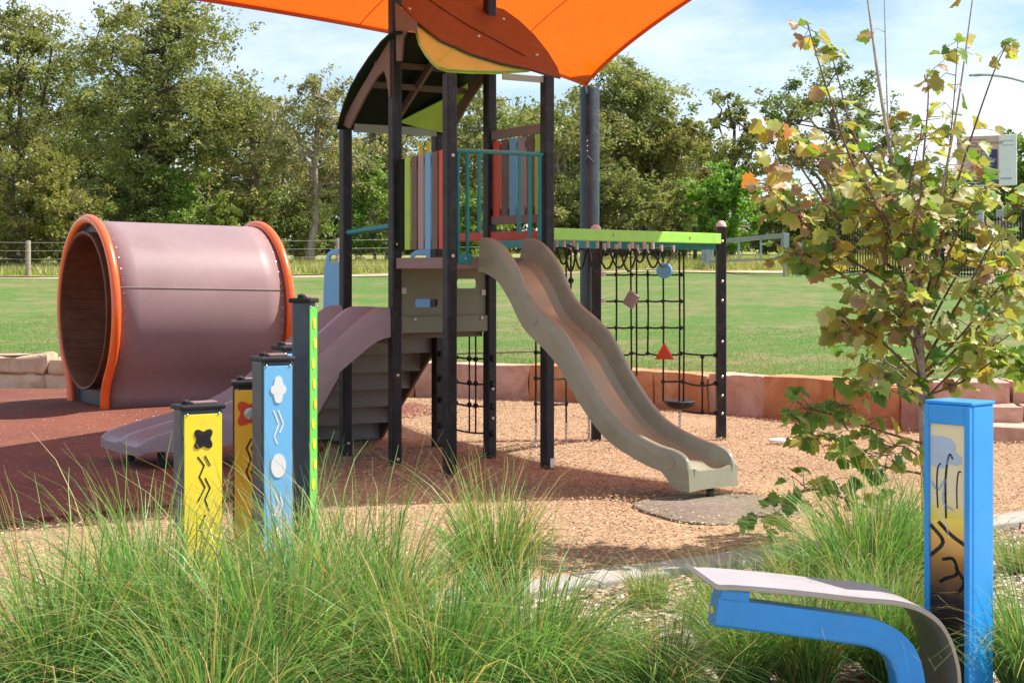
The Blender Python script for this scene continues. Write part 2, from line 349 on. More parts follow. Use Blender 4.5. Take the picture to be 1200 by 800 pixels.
# planting bed in the foreground
def bumpy(poly_fn, x0, x1, y0, y1, nx, ny, z, amp, seed):
    rs = np.random.default_rng(seed); ph = rs.uniform(0, 6, 12); fr = rs.uniform(0.6, 3.2, 12); an = rs.uniform(0, 6.28, 12)
    rows = []
    for i in range(ny + 1):
        row = []
        for j in range(nx + 1):
            x, y = poly_fn(j / nx, i / ny)
            h = sum(math.sin(fr[k] * (x * math.cos(an[k]) + y * math.sin(an[k])) + ph[k]) / (1 + fr[k]) for k in range(12)) / 3
            row.append((x, y, z + amp * h))
        rows.append(row)
    return MB().sheet(rows)
E0, E1 = gnd(0, 787), gnd(1200, 611)                       # the concrete edge runs through these
ed = (E1 - E0).normalized(); en = Vector((-ed.y, ed.x, 0))
def edge_y(x): return E0.y + (x - E0.x) * ed.y / ed.x
bed = bumpy(lambda u, v: ((-9 + 22 * u), 0.5 + (edge_y(-9 + 22 * u) - 0.5) * v), 0, 1, 0, 1, 60, 40, 0.006, 0.012, 3)
struct(obj('mulch_bed', bed, M_mulch, smooth=True))
soft = bumpy(lambda u, v: ((-16 + 28 * u), edge_y(-16 + 28 * u) + 0.2 + (ywall(-16 + 28 * u) + 0.15 - edge_y(-16 + 28 * u) - 0.2) * v), 0, 1, 0, 1, 110, 80, 0.012, 0.03, 5)
struct(obj('bark_softfall', soft, M_softfall, smooth=True))
# concrete edging in lengths
edging = bpy.data.objects.new('path_edging', None); COL.objects.link(edging); struct(edging)
t = -3.0
while t < 9.5:
    a = E0 + ed * (t + 0.006); b_ = E0 + ed * (t + 1.494)
    obj('concrete_length', MB().bar(a + V(0, 0, 0.0), b_ + V(0, 0, 0.0), 0.26, 0.09), M_concrete, edging, bevel=0.012)
    t += 1.5
# rubber mound round the tunnel
TC = Vector((-4.58, 17.5, 0)); TA = Vector((0.853, 0.522, 0)).normalized(); TN = Vector((TA.y, -TA.x, 0))
rows = []
for i in range(25):
    r_ = i / 24
    row = []
    for k in range(49):
        a = 2 * math.pi * k / 48
        R = 2.55 * (1 + 0.12 * math.sin(2 * a + 1) + 0.06 * math.sin(5 * a))
        x = TC.x + TA.x * 0.75 + math.cos(a) * R * r_ * 1.1; y = TC.y + TA.y * 0.75 + math.sin(a) * R * r_
        row.append((x, y, 0.02 + 0.14 * (0.5 + 0.5 * math.cos(math.pi * min(1, max(0, (r_ - 0.35) / 0.65))))))
    rows.append(row)
struct(obj('rubber_mound', MB().sheet(rows), M_mound, smooth=True))
rb = [gnd(px_, py_) for px_, py_ in [(-260, 668), (-100, 640), (0, 621), (90, 610), (180, 601), (240, 595)]] + [Vector((-1.75, 11.6, 0)), Vector((-1.62, 12.6, 0)), Vector((-1.7, 14, 0)), Vector((-1.62, 16, 0)), Vector((-1.75, 18, 0)), Vector((-1.8, 20.45, 0)), Vector((-4, 21.1, 0)), Vector((-9, 21.6, 0))]
rbs = smoothpath(rb, 4)
struct(obj('rubber_surface', MB().prism([Z(p, 0.02) for p in rbs], Vector((0, 0, 0.055))), M_mound))
# worn rubber mat at the foot of the slide
mc = gnd(846, 602); row = [(mc.x + 0.56 * math.cos(a) * (1 + 0.1 * math.sin(3 * a)), mc.y + 0.66 * math.sin(a) * (1 + 0.08 * math.sin(2 * a)), 0.018) for a in np.linspace(0, 2 * math.pi, 41)[:-1]]
tag(obj('rubber_mat', MB().prism(row, Vector((0, 0, 0.05))), M_mat, bevel=0.01), 'grey rubber wear mat set in the bark at the foot of the wavy slide', 'mat')
c = gnd(917, 516, 0.03)
tag(obj('drain_cap', MB().lathe(c, [(0.10, -0.03), (0.13, -0.005), (0.125, 0.012), (0.05, 0.022)], 20), M_white, smooth=True), 'small white round cap lying in the bark near the wall', 'cap')
# lawn terrace behind the wall
rows = []
ys = [0.34, 0.42, 0.6, 1, 1.6, 2.5, 4, 6, 8, 11, 14, 18, 22, 26, 30, 34, 38, 44, 52, 62, 75, 95, 130, 200]
xs = [-70, -50, -35, -25] + list(np.arange(-18, 16.1, 0.75)) + [20, 28, 40, 60, 80]
for dy in ys: rows.append([(x, ywall(x) + dy, lawn_z(x, ywall(x) + dy)) for x in xs])
struct(obj('lawn', MB().sheet(rows), M_lawn, smooth=True))
# strip of bare soil below the fence and rough paddock behind it
rows = [[(x, 49.2 + 0.5 * math.sin(x * 0.7) + dy, lawn_z(x, 49.2 + dy) + 0.02) for x in np.arange(-30, 14, 1.0)] for dy in (0, 0.5, 1.2, 1.9)]
struct(obj('bare_soil', MB().sheet(rows), M_dirt, smooth=True))
rows = [[(x, 50.6 + 0.3 * math.sin(x * 0.9) + dy, lawn_z(x, 50.6 + dy) + 0.035) for x in np.arange(-60, 60, 1.5)] for dy in (0, 3, 8, 15, 25, 40, 70)]
struct(obj('paddock', MB().sheet(rows), M_field, smooth=True))

# ------------------------------------------------------------------ sandstone wall
wall = thing('retaining_wall', 'low curved wall of big orange and pink sandstone blocks below the lawn', 'wall', (0, 20, 0))
STONES = {'o': stone_mat('orange_sandstone', (0.36, 0.15, 0.065), (0.48, 0.235, 0.115), (0.58, 0.36, 0.22)),
          'p': stone_mat('pink_sandstone', (0.40, 0.23, 0.17), (0.54, 0.36, 0.28), (0.64, 0.49, 0.41)),
          'b': stone_mat('beige_sandstone', (0.40, 0.26, 0.17), (0.54, 0.39, 0.27), (0.64, 0.51, 0.39))}
def stone(a, b_, h, depth, rough, kind, parent, z0=-0.04, name='block', seed=0):
    """dressed or rock-faced block from a to b along its front foot"""
    a, b_ = Vector(a), Vector(b_); d = b_ - a; l = d.length; d.normalize(); nb = Vector((-d.y, d.x, 0))
    rs = np.random.default_rng(seed); ph = rs.uniform(0, 6.28, (10, 3)); fr = rs.normal(0, 8, (10, 3))
    def ns(p): return sum(math.sin(fr[k].dot(p) + ph[k][0]) for k in range(10)) / 4
    bm = bmesh.new(); bmesh.ops.create_cube(bm, size=1)
    bmesh.ops.subdivide_edges(bm, edges=bm.edges[:], cuts=7, use_grid_fill=True)
    for v in bm.verts:
        p = v.co
        cx = np.array([p.x * l, p.y * depth, p.z * h])
        # round the arrises
        ex = min(0.5 - abs(p.x), 0.5 - abs(p.z)) * 2
        fx = max(0, 1 - ex * 6) if p.y < 0 else 0
        n1 = ns(cx); n2 = ns(cx[::-1] * 1.3 + 3)
        off = rough * (n1 * 0.5 - 0.35 * fx)
        v.co = (p.x * (l - 0.012) + 0.3 * rough * n2 * (abs(p.x) > 0.49), p.y * depth + (-off if p.y < -0.3 else 0), p.z * h + 0.35 * rough * n2 * (p.z > 0.4))
    mtx = Matrix((d.to_4d(), nb.to_4d(), (0, 0, 1, 0), (0, 0, 0, 1))).transposed()
    for v in bm.verts: v.co = mtx.to_3x3() @ v.co + (a + b_) / 2 + nb * depth / 2 + Vector((0, 0, z0 + h / 2))
    me = bpy.data.meshes.new(name); bm.to_mesh(me); bm.free()
    me.polygons.foreach_set('use_smooth', [True] * len(me.polygons))
    try: me.set_sharp_from_angle(angle=math.radians(50))
    except Exception: pass
    return link_mesh(name, me, STONES[kind], parent)
def wp(x): return Vector((x, ywall(x), 0))
cuts = [(-9.6, 'b', .12), (-8.3, 'b', .12), (-7.2, 'b', .13), (-6.22, 'b', .13), (-5.2, 'b', .11), (-4.1, 'p', .07), (-3.0, 'p', .04), (-2.15, 'o', .04), (-1.24, 'p', .035), (0.2, 'o', .03), (0.9, 'o', .03), (1.62, 'o', .03), (2.18, 'p', .035), (2.72, 'o', .02), (3.35, 'o', .03), (3.9, 'p', .03), (4.45, 'p', .03), (5.5, 'o', .03), (6.6, 'p', .03), (7.7, 'o', .03), (8.8, None, 0)]
for i in range(len(cuts) - 1):
    x0, kd, rg = cuts[i]; x1 = cuts[i + 1][0]
    hh = WALLH + 0.05 + rnd.uniform(-0.02, 0.02)
    if i in (2, 3, 1):
        stone(wp(x0), wp(x1), hh * 0.55, 0.45, rg, kd, wall, seed=i); stone(wp(x0 + 0.02), wp(x1), hh * 0.47, 0.42, rg, kd, wall, z0=-0.04 + hh * 0.53, seed=i + 40)
    else: stone(wp(x0), wp(x1), hh, 0.45, rg, kd, wall, seed=i)
steps = thing('stone_seats', 'pale sandstone block steps climbing the bank behind the blue totem', 'steps', (5, 15.3, 0))
for k, (yy, z0, hh) in enumerate(((0, -0.02, 0.17), (0.55, 0.12, 0.18), (1.05, 0.27, 0.24))):
    for j in range(3):
        a = gnd(1128 + 100 * j, 522) + Vector((0, yy + 0.1 * (2 - k), 0)); b_ = gnd(1226 + 100 * j, 523) + Vector((0, yy + 0.1 * (2 - k), 0))
        stone(a, b_, hh, 0.62, 0.02, 'p', steps, z0=z0, name='step_block', seed=70 + k * 4 + j)

# ------------------------------------------------------------------ play tower
u = Vector((0.82, 0.57, 0)).normalized(); vv = Vector((-u.y, u.x, 0)); LU, LV = 0.938, 0.833
P3 = Vector((-0.485, 12.62, 0)); P5 = P3 + u * LU; P2 = P3 + vv * LV; P4 = P2 + u * LU; P1 = P2 + vv * LV; P6 = P1 + u * LU
tower = thing('play_tower', 'play tower with leaf shaped rust and yellow roof, coloured slats and slides', 'playground tower', (P2.x, P2.y, 0))
PW = 0.088
def post(p, top, parent, w=PW, m=None):
    o = obj('post', MB().box(Z(p, top / 2 - 0.1), (w, w, top + 0.2), (u, vv, UP)), m or M_post, parent, bevel=0.012)
    return o
for p, top in ((P1, 2.86), (P2, 3.95), (P3, 3.14), (P4, 3.98), (P5, 3.185), (P6, 2.86)): post(p, top, tower)
lab = obj('post_plate', MB().box(Z(P5, 0.05) - vv * (PW / 2 + 0.003) + u * 0.018, (0.04, 0.003, 0.075), (u, vv, UP)), M_white, tower)
# decks
ZU, ZL = 1.70, 1.10
def mid(*ps): 
    s = Vector((0, 0, 0))
    for p in ps: s += p
    return s / len(ps)
obj('deck', MB().box(Z(mid(P2, P3, P4, P5), ZU - 0.045), (LU - 0.09, LV - 0.09, 0.05), (u, vv, UP)), M_brown, tower)
obj('deck', MB().box(Z(mid(P1, P2, P4, P6), ZL - 0.03), (LU - 0.09, LV - 0.09, 0.05), (u, vv, UP)), M_brown, tower)
for a, b_ in ((P2, P3), (P3, P5), (P4, P5)):
    d = (b_ - a).normalized(); n_ = Vector((d.y, -d.x, 0)) * (0.0 if a is P3 else 0.0)
    obj('deck_fascia', MB().bar(Z(a + d * 0.05, ZU - 0.035), Z(b_ - d * 0.05, ZU - 0.035), 0.045, 0.09), M_deckmauve, tower, bevel=0.006)
for a, b_ in ((P1, P2), (P1, P6)):
    d = (b_ - a).normalized(); obj('deck_fascia', MB().bar(Z(a + d * 0.05, ZL - 0.05), Z(b_ - d * 0.05, ZL - 0.05), 0.045, 0.09), M_stair, tower, bevel=0.006)
# olive panel with two slots, between P2 and P4, built as pieces round its openings
def plate(p0, du, pts, thick, holes=None):
    """flat plate in the vertical plane through p0 along du; pts (s, z)"""
    return [p0 + du * s_ + UP * z for s_, z in pts]
def panel_with_slots(name, p0, du, s0, s1, z0, z1, slots, thick, m, parent):
    """rectangular board with rounded-off slots cut through"""
    bm = bmesh.new()
    def ring(pts): return [bm.verts.new(p0 + du * a + UP * z) for a, z in pts]
    outer = ring([(s0, z0), (s1, z0), (s1, z1), (s0, z1)]); es = [bm.edges.new((outer[i], outer[(i + 1) % 4])) for i in range(4)]
    for (a0, a1, b0, b1) in slots:
        r = 0.02; pts = []
        for cx, cz, st in ((a1 - r, b0 + r, -90), (a1 - r, b1 - r, 0), (a0 + r, b1 - r, 90), (a0 + r, b0 + r, 180)):
            for k in range(4): an = math.radians(st + 30 * k); pts.append((cx + r * math.cos(an), cz + r * math.sin(an)))
        h = ring(pts); es += [bm.edges.new((h[i], h[(i + 1) % len(h)])) for i in range(len(h))]
    bmesh.ops.triangle_fill(bm, use_beauty=True, edges=es)
    me = bpy.data.meshes.new(name); bm.to_mesh(me); bm.free()
    o = link_mesh(name, me, m, parent); md = o.modifiers.new('solid', 'SOLIDIFY'); md.thickness = thick; md.offset = 0
    return o
panel_with_slots('climb_panel', Z(P2, 0), u, 0.05, LU - 0.05, 1.09, 1.66, [(0.19, 0.42, 1.30, 1.37), (0.60, 0.80, 1.455, 1.535)], 0.02, M_olive, tower)
obj('panel_strip', MB().bar(Z(P2 + u * 0.05 - vv * 0.022, 1.16), Z(P4 - u * 0.03 - vv * 0.022, 1.16), 0.02, 0.135), M_olive, tower, bevel=0.004)
for s_ in (0.17, 0.52, 0.83): bolt(Z(P2 + u * s_ - vv * 0.036, 1.205), -vv, 0.016, tower)
for s_, z in ((0.075, 1.44), (LU - 0.075, 1.42)):
    k = obj('bracket', MB().box(Z(P2 + u * s_ - vv * 0.016, z), (0.045, 0.012, 0.05), (u, vv, UP)), M_capw, tower, bevel=0.003)
# coloured slat barriers
def barrier(a, b_, zlo, zhi, cols, top=None, fan=0.0, side=-1, m_rail=None):
    """slats between two posts; fan lifts the top towards b"""
    d = (b_ - a).normalized(); l = (b_ - a).length - 0.10; n_ = len(cols); w = l / n_
    g_ = obj('barrier', MB().bar(a + d * 0.05 + UP * (zlo + 0.05) + d.cross(UP) * 0.018 * side, b_ - d * 0.05 + UP * (zlo + 0.05) + d.cross(UP) * 0.018 * side, 0.016, 0.06), m_rail or M_deckmauve, tower, bevel=0.003)
    obj('barrier_rail', MB().bar(a + d * 0.05 + UP * (zhi - 0.06) + d.cross(UP) * 0.018 * side, b_ - d * 0.05 + UP * (zhi - 0.06 + fan) + d.cross(UP) * 0.018 * side, 0.016, 0.06), m_rail or M_deckmauve, g_, bevel=0.003)
    for i, c in enumerate(cols):
        s0 = 0.05 + i * w + 0.012; s1 = 0.05 + (i + 1) * w - 0.012
        t0 = zhi + fan * i / n_; t1 = zhi + fan * (i + 1) / n_
        obj('slat', MB().prism([a + d * s0 + UP * zlo, a + d * s1 + UP * zlo, a + d * s1 + UP * t1, a + d * s0 + UP * t0], 0.018), c, g_, bevel=0.003)
    return g_
barrier(P2, P3, 1.775, 2.51, [M_darkgreen, M_lime, M_brown, M_mauve, M_blue, M_brown, M_red], fan=0.045)
d = u
g_ = barrier(P4 - vv * 0.0, P5, 2.05, 2.70, [M_red, M_brown, M_blue, M_mauve, M_brown, M_lime], fan=0.02)
obj('barrier_beam', MB().bar(Z(P4, 2.75), Z(P5, 2.77), 0.03, 0.075), M_deckmauve, g_, bevel=0.004)
obj('barrier_beam', MB().bar(Z(P4, 2.03), Z(P5, 2.03), 0.034, 0.07), M_deckmauve, g_, bevel=0.004)
obj('red_rail', MB().bar(Z(P4, 1.895), Z(P5, 1.895), 0.05, 0.075), M_red, tower, bevel=0.006)
obj('red_rail', MB().bar(Z(P6, 1.895), Z(P4, 1.895), 0.05, 0.07), M_red, tower, bevel=0.006)
# teal entry rail over the slide
rail = obj('entry_rail', MB().tube([Z(P3 + u * 0.055, 2.545), Z(P5 - u * 0.03, 2.545)], 0.019, 10), M_teal, tower, smooth=True)
for s_, z0 in ((0.075, 1.70), (0.165, 1.72), (0.275, 1.90), (0.66, 1.9), (0.765, 1.86), (0.865, 1.78)):
    obj('baluster', MB().tube([Z(P3 + u * s_, z0), Z(P3 + u * s_, 2.54)], 0.0155, 8), M_teal, rail, smooth=True)
obj('rail_plate', MB().box(Z(P3 + u * 0.12 - vv * 0.03, 1.70), (0.13, 0.012, 0.07), (u, vv, UP)), M_teal, rail, bevel=0.003)
bolt(Z(P3 + u * 0.12 - vv * 0.036, 1.70), -vv, 0.012, tower)
obj('cross_bar', MB().tube([Z(P1, 1.93), Z(P2, 1.97)], 0.026, 10), M_teal, tower, smooth=True)
# chime tubes hanging at the back
for s_ in (0.0, 0.075):
    p = at(494 + s_ * 120, 0, P6.y); obj('chime_tube', MB().tube([Vector((p.x, P6.y - 0.12, 2.60)), Vector((p.x, P6.y - 0.12, 2.74))], 0.021, 10), M_yellow, tower, smooth=True)
# roof ---------------------------------------------------
rn_f = ((P5 - P3).cross(Z(P2, 0.65) - P3)).normalized(); pf0 = Z(P3, 3.14)
roof = obj('roof', MB().prism([on_plane(x, y, pf0, rn_f) for x, y in
      [(464, -4), (474, 12), (490, 28), (515, 47), (550, 63), (585, 74), (617, 81), (640, 88), (657, 92), (653, 80), (642, 62), (626, 42), (608, 25), (590, 12), (578, 9), (570, 3), (540, -22), (505, -42), (478, -38), (462, -20)]], 0.02), M_redleaf, tower, bevel=0.004)
off = -rn_f if rn_f.z > 0 else rn_f
yl = [(488, 24), (489, 38), (492, 50), (499, 62), (507, 72), (514, 78), (524, 81.5), (550, 83), (585, 84), (617, 82), (640, 84), (600, 62), (560, 40), (520, 25)]
leaf = obj('roof_leaf', MB().prism([on_plane(x, y, pf0 + off * 0.03, rn_f) for x, y in yl], 0.018), M_yellowleaf, roof, bevel=0.003)
obj('leaf_edge', MB().prism([on_plane(x, y, pf0 + off * 0.052, rn_f) for x, y in [(486, 26), (487.5, 40), (491, 52), (498, 64), (506, 74), (513, 80), (524, 84), (550, 85.6), (585, 86.4), (619, 84), (635, 78), (560, 45)]], 0.016), M_lime, roof)
obj('leaf_vein', MB().tube([on_plane(x, y, pf0 - off * 0.011, rn_f) for x, y in [(497, -4), (520, 12), (548, 30), (580, 47), (615, 66)]], 0.006, 6), M_black, roof)
obj('leaf_vein', MB().tube([on_plane(x, y, pf0 + off * 0.018, rn_f) for x, y in [(514, 72), (521, 66), (530, 59), (540, 55)]], 0.004, 5), M_lime, roof)
for x, y in ((480, 11), (590, 23), (629, 65), (561, 43)): bolt(on_plane(x, y, pf0 - off * 0.012, rn_f), -off, 0.014, roof, M_capw)
# back shell, curved
nv = u
prof = [on_plane(x, y, P1 - u * 0.10, u) for x, y in [(395, 151), (398, 138), (403, 122), (410, 104), (420, 86), (432, 68), (446, 50), (458, 39), (466, 38)]]
shell = MB()
for k, (a, b_) in enumerate(zip(prof[:-1], prof[1:])):
    pass
thickv = V(0, 0, -0.022)
rows = []
for j in range(7):
    o_ = u * ((LU + 0.2) * j / 6); rows.append([p + o_ for p in prof])
obj('roof_shell', MB().sheet(rows), M_darkgreen, roof, solid=0.022, smooth=True)
sl0 = Z(P1 - vv * 0.07, 2.86); sl1 = Z(P1 - vv * 0.38, 3.20); sln = u.cross(sl1 - sl0).normalized()
obj('shell_leaf', MB().prism([on_plane(x, y, sl0, sln) for x, y in [(468, 143), (485, 134), (505, 124), (523, 115), (536, 106), (548, 98), (546, 118), (540, 140), (532, 158), (513, 154), (490, 149)]], 0.012), M_lime, roof)
fr = [(401, 146), (416, 117), (436, 83), (457.6, 47), (458, 115), (456.5, 112), (454, 94), (451, 83), (443, 90), (429.5, 112.5), (418, 135), (410, 151)]
for o_ in (-u * 0.045, u * (LU + 0.05)):
    obj('gable_frame', MB().prism([on_plane(x, y, P1 - u * 0.045, u) + o_ + u * 0.045 for x, y in fr], 0.02), M_brown, roof, bevel=0.003)
br = [(464, 4), (488, 26), (488, 38), (477, 37), (473, 45), (471, 72), (465.5, 72)]
for o_ in (0,): obj('gable_bracket', MB().prism([on_plane(x, y, P2 - u * 0.045, u) + u * o_ for x, y in br], 0.02), M_brown, roof, bevel=0.003)
obj('eave_beam', MB().bar(Z(P1 + u * 0.05 - vv * 0.055, 2.845), Z(P6 - u * 0.05 - vv * 0.055, 2.845), 0.025, 0.095), M_greygreen, roof, bevel=0.004)
obj('eave_beam', MB().bar(Z(P3 + u * 0.50, 3.15), Z(P5 - u * 0.04, 3.15), 0.025, 0.05), M_greygreen, roof, bevel=0.004)
obj('roof_purlin', MB().bar(Z(mid(P1, P2) - u * 0.03, 3.17), Z(mid(P4, P6) + u * 0.03, 3.17), 0.03, 0.05), M_brown, roof)
obj('roof_purlin', MB().bar(Z(mid(P1, P2, P2) - u * 0.03, 3.33), Z(mid(P4, P4, P6) + u * 0.03, 3.33), 0.03, 0.05), M_brown, roof)
obj('roof_rafter', MB().bar(Z(mid(P1, P6), 2.88), Z(mid(P2, P4), 3.48), 0.03, 0.06), M_brown, roof)
for p, z in ((P1, 2.83), (P6, 2.83)): bolt(Z(p + u * 0.06 * (1 if p is P1 else -1) - vv * 0.02, z), -vv, 0.016, roof, M_white)
# wavy slide --------------------------------------------
w_ = Vector((0.66, -0.75, 0)).normalized(); us = Vector((0.75, 0.66, 0)).normalized(); SWD = 0.50
N0 = Z(P3 + u * 0.25 - vv * 0.03, 0); nrm_s = us
rim = [(562, 279), (574, 280), (588, 289), (603, 312), (620, 350), (647, 376), (665, 398), (687, 441), (710, 477), (732, 500), (768, 520), (791, 528), (802, 537), (807, 550)]
low = [(560, 318), (570, 321), (583, 330), (597, 352), (613, 384), (640, 412), (657, 434), (676, 468), (700, 503), (722, 524), (757, 545), (775, 553), (790, 572), (808, 577)]
Rm = smoothpath([on_plane(x, y, N0, nrm_s) for x, y in rim], 4); Lw = smoothpath([on_plane(x, y, N0, nrm_s) for x, y in low], 4)
def slide_mesh(Rm, Lw, ac, width, wt=0.045):
    """trough swept along the slide: outer wall, rounded rim, inner wall, rounded corner, bed, and the same mirrored"""
    rows = []; nn = len(Rm)
    for i in range(nn):
        r_, l_ = Rm[i], Lw[i]; hgt = (r_ - l_)
        def q(s, f): return l_ + hgt * f + ac * s
        bedf = 0.30 if i < nn - 9 else 0.30 + 0.58 * ((i - nn + 9) / 8) ** 1.5
        half = [(0.0, 0.0), (0.0, 0.55), (-0.004, 0.90), (0.006, 0.985), (0.022, 1.02), (0.040, 0.985), (0.048, 0.9), (0.055, 0.62), (0.068, bedf + 0.10), (0.095, bedf + 0.02), (0.13, bedf - 0.01)]
        row = [q(s, f) for s, f in half] + [q(width / 2, bedf - 0.02)] + [q(width - s, f) for s, f in reversed(half)]
        row += [q(width * 0.75, 0.06), q(width * 0.25, 0.06), q(0, 0)]
        rows.append(row)
    mb = MB().sheet(rows)
    # close both ends
    for row in (rows[0], rows[-1]): mb.add(row[:-1], [tuple(range(len(row) - 1))])
    return mb
slide = obj('slide', slide_mesh(Rm, Lw, us, SWD), M_slide, tower, smooth=True)
slide['label'] = 'pale olive plastic wavy slide facing right'
obj('slide_foot', MB().tube([Rm[-4] + us * SWD / 2 + UP * -0.2, Z(Rm[-4] + us * SWD / 2, -0.05)], 0.03, 8), M_black, slide)
e = on_plane(785, 541, N0 - us * 0.001, nrm_s)
for pxy in ((784, 541), (625, 372)):
    e = on_plane(*pxy, N0 - us * 0.001, nrm_s); obj('slide_boss', MB().lathe(e, [(0.055, -0.004), (0.052, 0.004), (0.02, 0.005)], 20, -us), M_slide, slide, smooth=True)
# wide double slide -------------------------------------
T0 = mid(P1, P2); sd = Vector((-0.955, -0.297, 0)).normalized(); acw = vv
near0 = P2 - vv * 0.02
# bed profile: distance along, height of bed, wall height
pr = [(-0.05, 1.12, 0.18), (0.08, 1.115, 0.19), (0.20, 1.06, 0.225), (0.40, 0.90, 0.22), (0.70, 0.655, 0.20), (1.0, 0.43, 0.19), (1.25, 0.31, 0.19), (1.50, 0.255, 0.17), (1.72, 0.24, 0.13), (1.90, 0.245, 0.075), (2.0, 0.24, 0.04), (2.05, 0.215, 0.02)]
prs = smoothpath([Vector(p) for p in pr], 3)
rows = []
for p in prs:
    base = near0 + sd * p.x; row = []
    WW = LV + 0.02
    # three walls with two scooped lanes between
    for lane in range(2):
        s0 = lane * WW / 2
        for f, zf in ((0.0, None), (0.0, 0.5), (0.02, 0.92), (0.06, 1.0), (0.10, 0.85), (0.15, 0.35), (0.24, 0.08), (0.5, 0.0), (0.76, 0.08), (0.85, 0.35), (0.90, 0.85), (0.94, 1.0)):
            if lane == 1 and f < 0.05: continue
            row.append(base + acw * (s0 + f * WW / 2) + UP * (p.y + (zf * p.z if zf is not None else -0.06)))
    row += [base + acw * WW + UP * (p.y + zf * p.z) for zf in (0.92, 0.5)] + [base + acw * WW + UP * (p.y - 0.06)]
    row += [base + acw * WW * 0.5 + UP * (p.y - 0.075), base + UP * (p.y - 0.06)]
    rows.append(row)
mb = MB().sheet(rows)
for row in (rows[0], rows[-1]): mb.add(row[:-1], [tuple(range(len(row) - 1))])
dslide = obj('double_slide', mb, M_mauve, tower, smooth=True); dslide['label'] = 'wide mauve double slide running down to the left'
for s_ in (0.08, 0.7): 
    q = near0 + sd * 1.86 + acw * s_; obj('slide_leg', MB().tube([Z(q, 0.24), Z(q, -0.05)], 0.03, 8), M_black, dslide, smooth=True)
# stair at the back
sdir = vv; run, rise, ns_ = 0.185, 0.17, 6
stair = None
for sgn in (0, 1):
    a0 = (P1 + u * 0.09) if sgn == 0 else (P6 - u * 0.02)
    q0 = a0 + vv * 0.05
    o_ = obj('stringer', MB().prism([q0 + UP * 1.08, q0 + vv * (run * 6 + 0.05) + UP * 0.02, q0 + vv * (run * 6 + 0.05) + UP * -0.05, q0 + vv * (run * 6 - 0.12) + UP * -0.05, q0 + UP * 0.86], u * 0.03), M_mauve if sgn == 0 else M_brown, tower, bevel=0.003)
for i in range(ns_):
    c = mid(P1 + u * 0.09, P6 - u * 0.02) + vv * (0.06 + run * i)
    st = obj('stair_step', MB().box(Z(c, 1.05 - rise * i - 0.088), (LU - 0.14, 0.02, rise - 0.012), (u, vv, UP)).box(Z(c + vv * (run / 2), 1.05 - rise * (i + 1)), (LU - 0.14, run + 0.02, 0.02), (u, vv, UP)), M_stair, tower, bevel=0.003)
# blue stair guards
for a0 in (P1 + u * 0.045, P6 - u * 0.03):
    pts = [(0.05, 1.05), (0.30, 0.98), (0.44, 1.0), (0.46, 1.2), (0.44, 1.62), (0.38, 1.76), (0.30, 1.79), (0.05, 1.80)]
    bm = bmesh.new()
    o1 = [bm.verts.new(a0 + vv * s_ + UP * z) for s_, z in pts]; es = [bm.edges.new((o1[i], o1[(i + 1) % len(o1)])) for i in range(len(o1))]
    o2 = [bm.verts.new(a0 + vv * s_ + UP * z) for s_, z in [(0.12, 1.70), (0.14, 1.68), (0.33, 1.67), (0.35, 1.69), (0.34, 1.73), (0.31, 1.745), (0.14, 1.75), (0.12, 1.73)]]
    es += [bm.edges.new((o2[i], o2[(i + 1) % len(o2)])) for i in range(len(o2))]
    bmesh.ops.triangle_fill(bm, use_beauty=True, edges=es); me = bpy.data.meshes.new('stair_guard'); bm.to_mesh(me); bm.free()
    o = link_mesh('stair_guard', me, M_blue, tower); md = o.modifiers.new('s', 'SOLIDIFY'); md.thickness = 0.018
# little rope net low between P6 and P4
net = None
def rope(parent, pts, r=0.0085, n=6, name='rope'):
    return obj(name, MB().tube(pts, r, n), M_rope, parent, smooth=True)
def sag(a, b_, s_, n=8): return [a.lerp(b_, i / n) - UP * (s_ * 4 * (i / n) * (1 - i / n)) for i in range(n + 1)]
def knot(parent, p, r=0.02): return obj('rope_joint', MB().lathe(p - UP * r, [(r * 0.5, 0), (r, r * 0.6), (r, r * 1.4), (r * 0.5, r * 2)], 8), M_rope, parent, smooth=True)
a, b_ = P6 - u * 0.0, P4
for z in (0.86, 0.64, 0.45, 0.22): 
    rope(tower, sag(Z(a, z + 0.02), Z(b_, z), 0.03))
for k, f in enumerate((0.36, 0.62, 0.74)):
    q = a.lerp(b_, f); rope(tower, [Z(q, 1.1), Z(q, 0.86), Z(q, 0.64), Z(q, 0.2)])
    for z in (0.84, 0.63, 0.44): knot(tower, Z(q, z), 0.022)
for z in (0.86, 0.64, 0.45, 0.22):
    for p in (P6, P4): 
        obj('rope_collar', MB().lathe(Z(p, z) - u * 0.0 + (-vv if p is P4 else -vv) * 0.05, [(0.028, -0.012), (0.03, 0.0), (0.02, 0.02)], 10, -vv), M_black, tower, smooth=True)
for p, zs in ((P2, (0.75, 0.06, 1.82)), (P1, (0.12, 1.92)), (P3, (2.5, 1.72)), (P4, (0.85, 0.6, 0.35))):
    for z in zs: bolt(Z(p - vv * (PW / 2) , z), -vv, 0.016, tower)

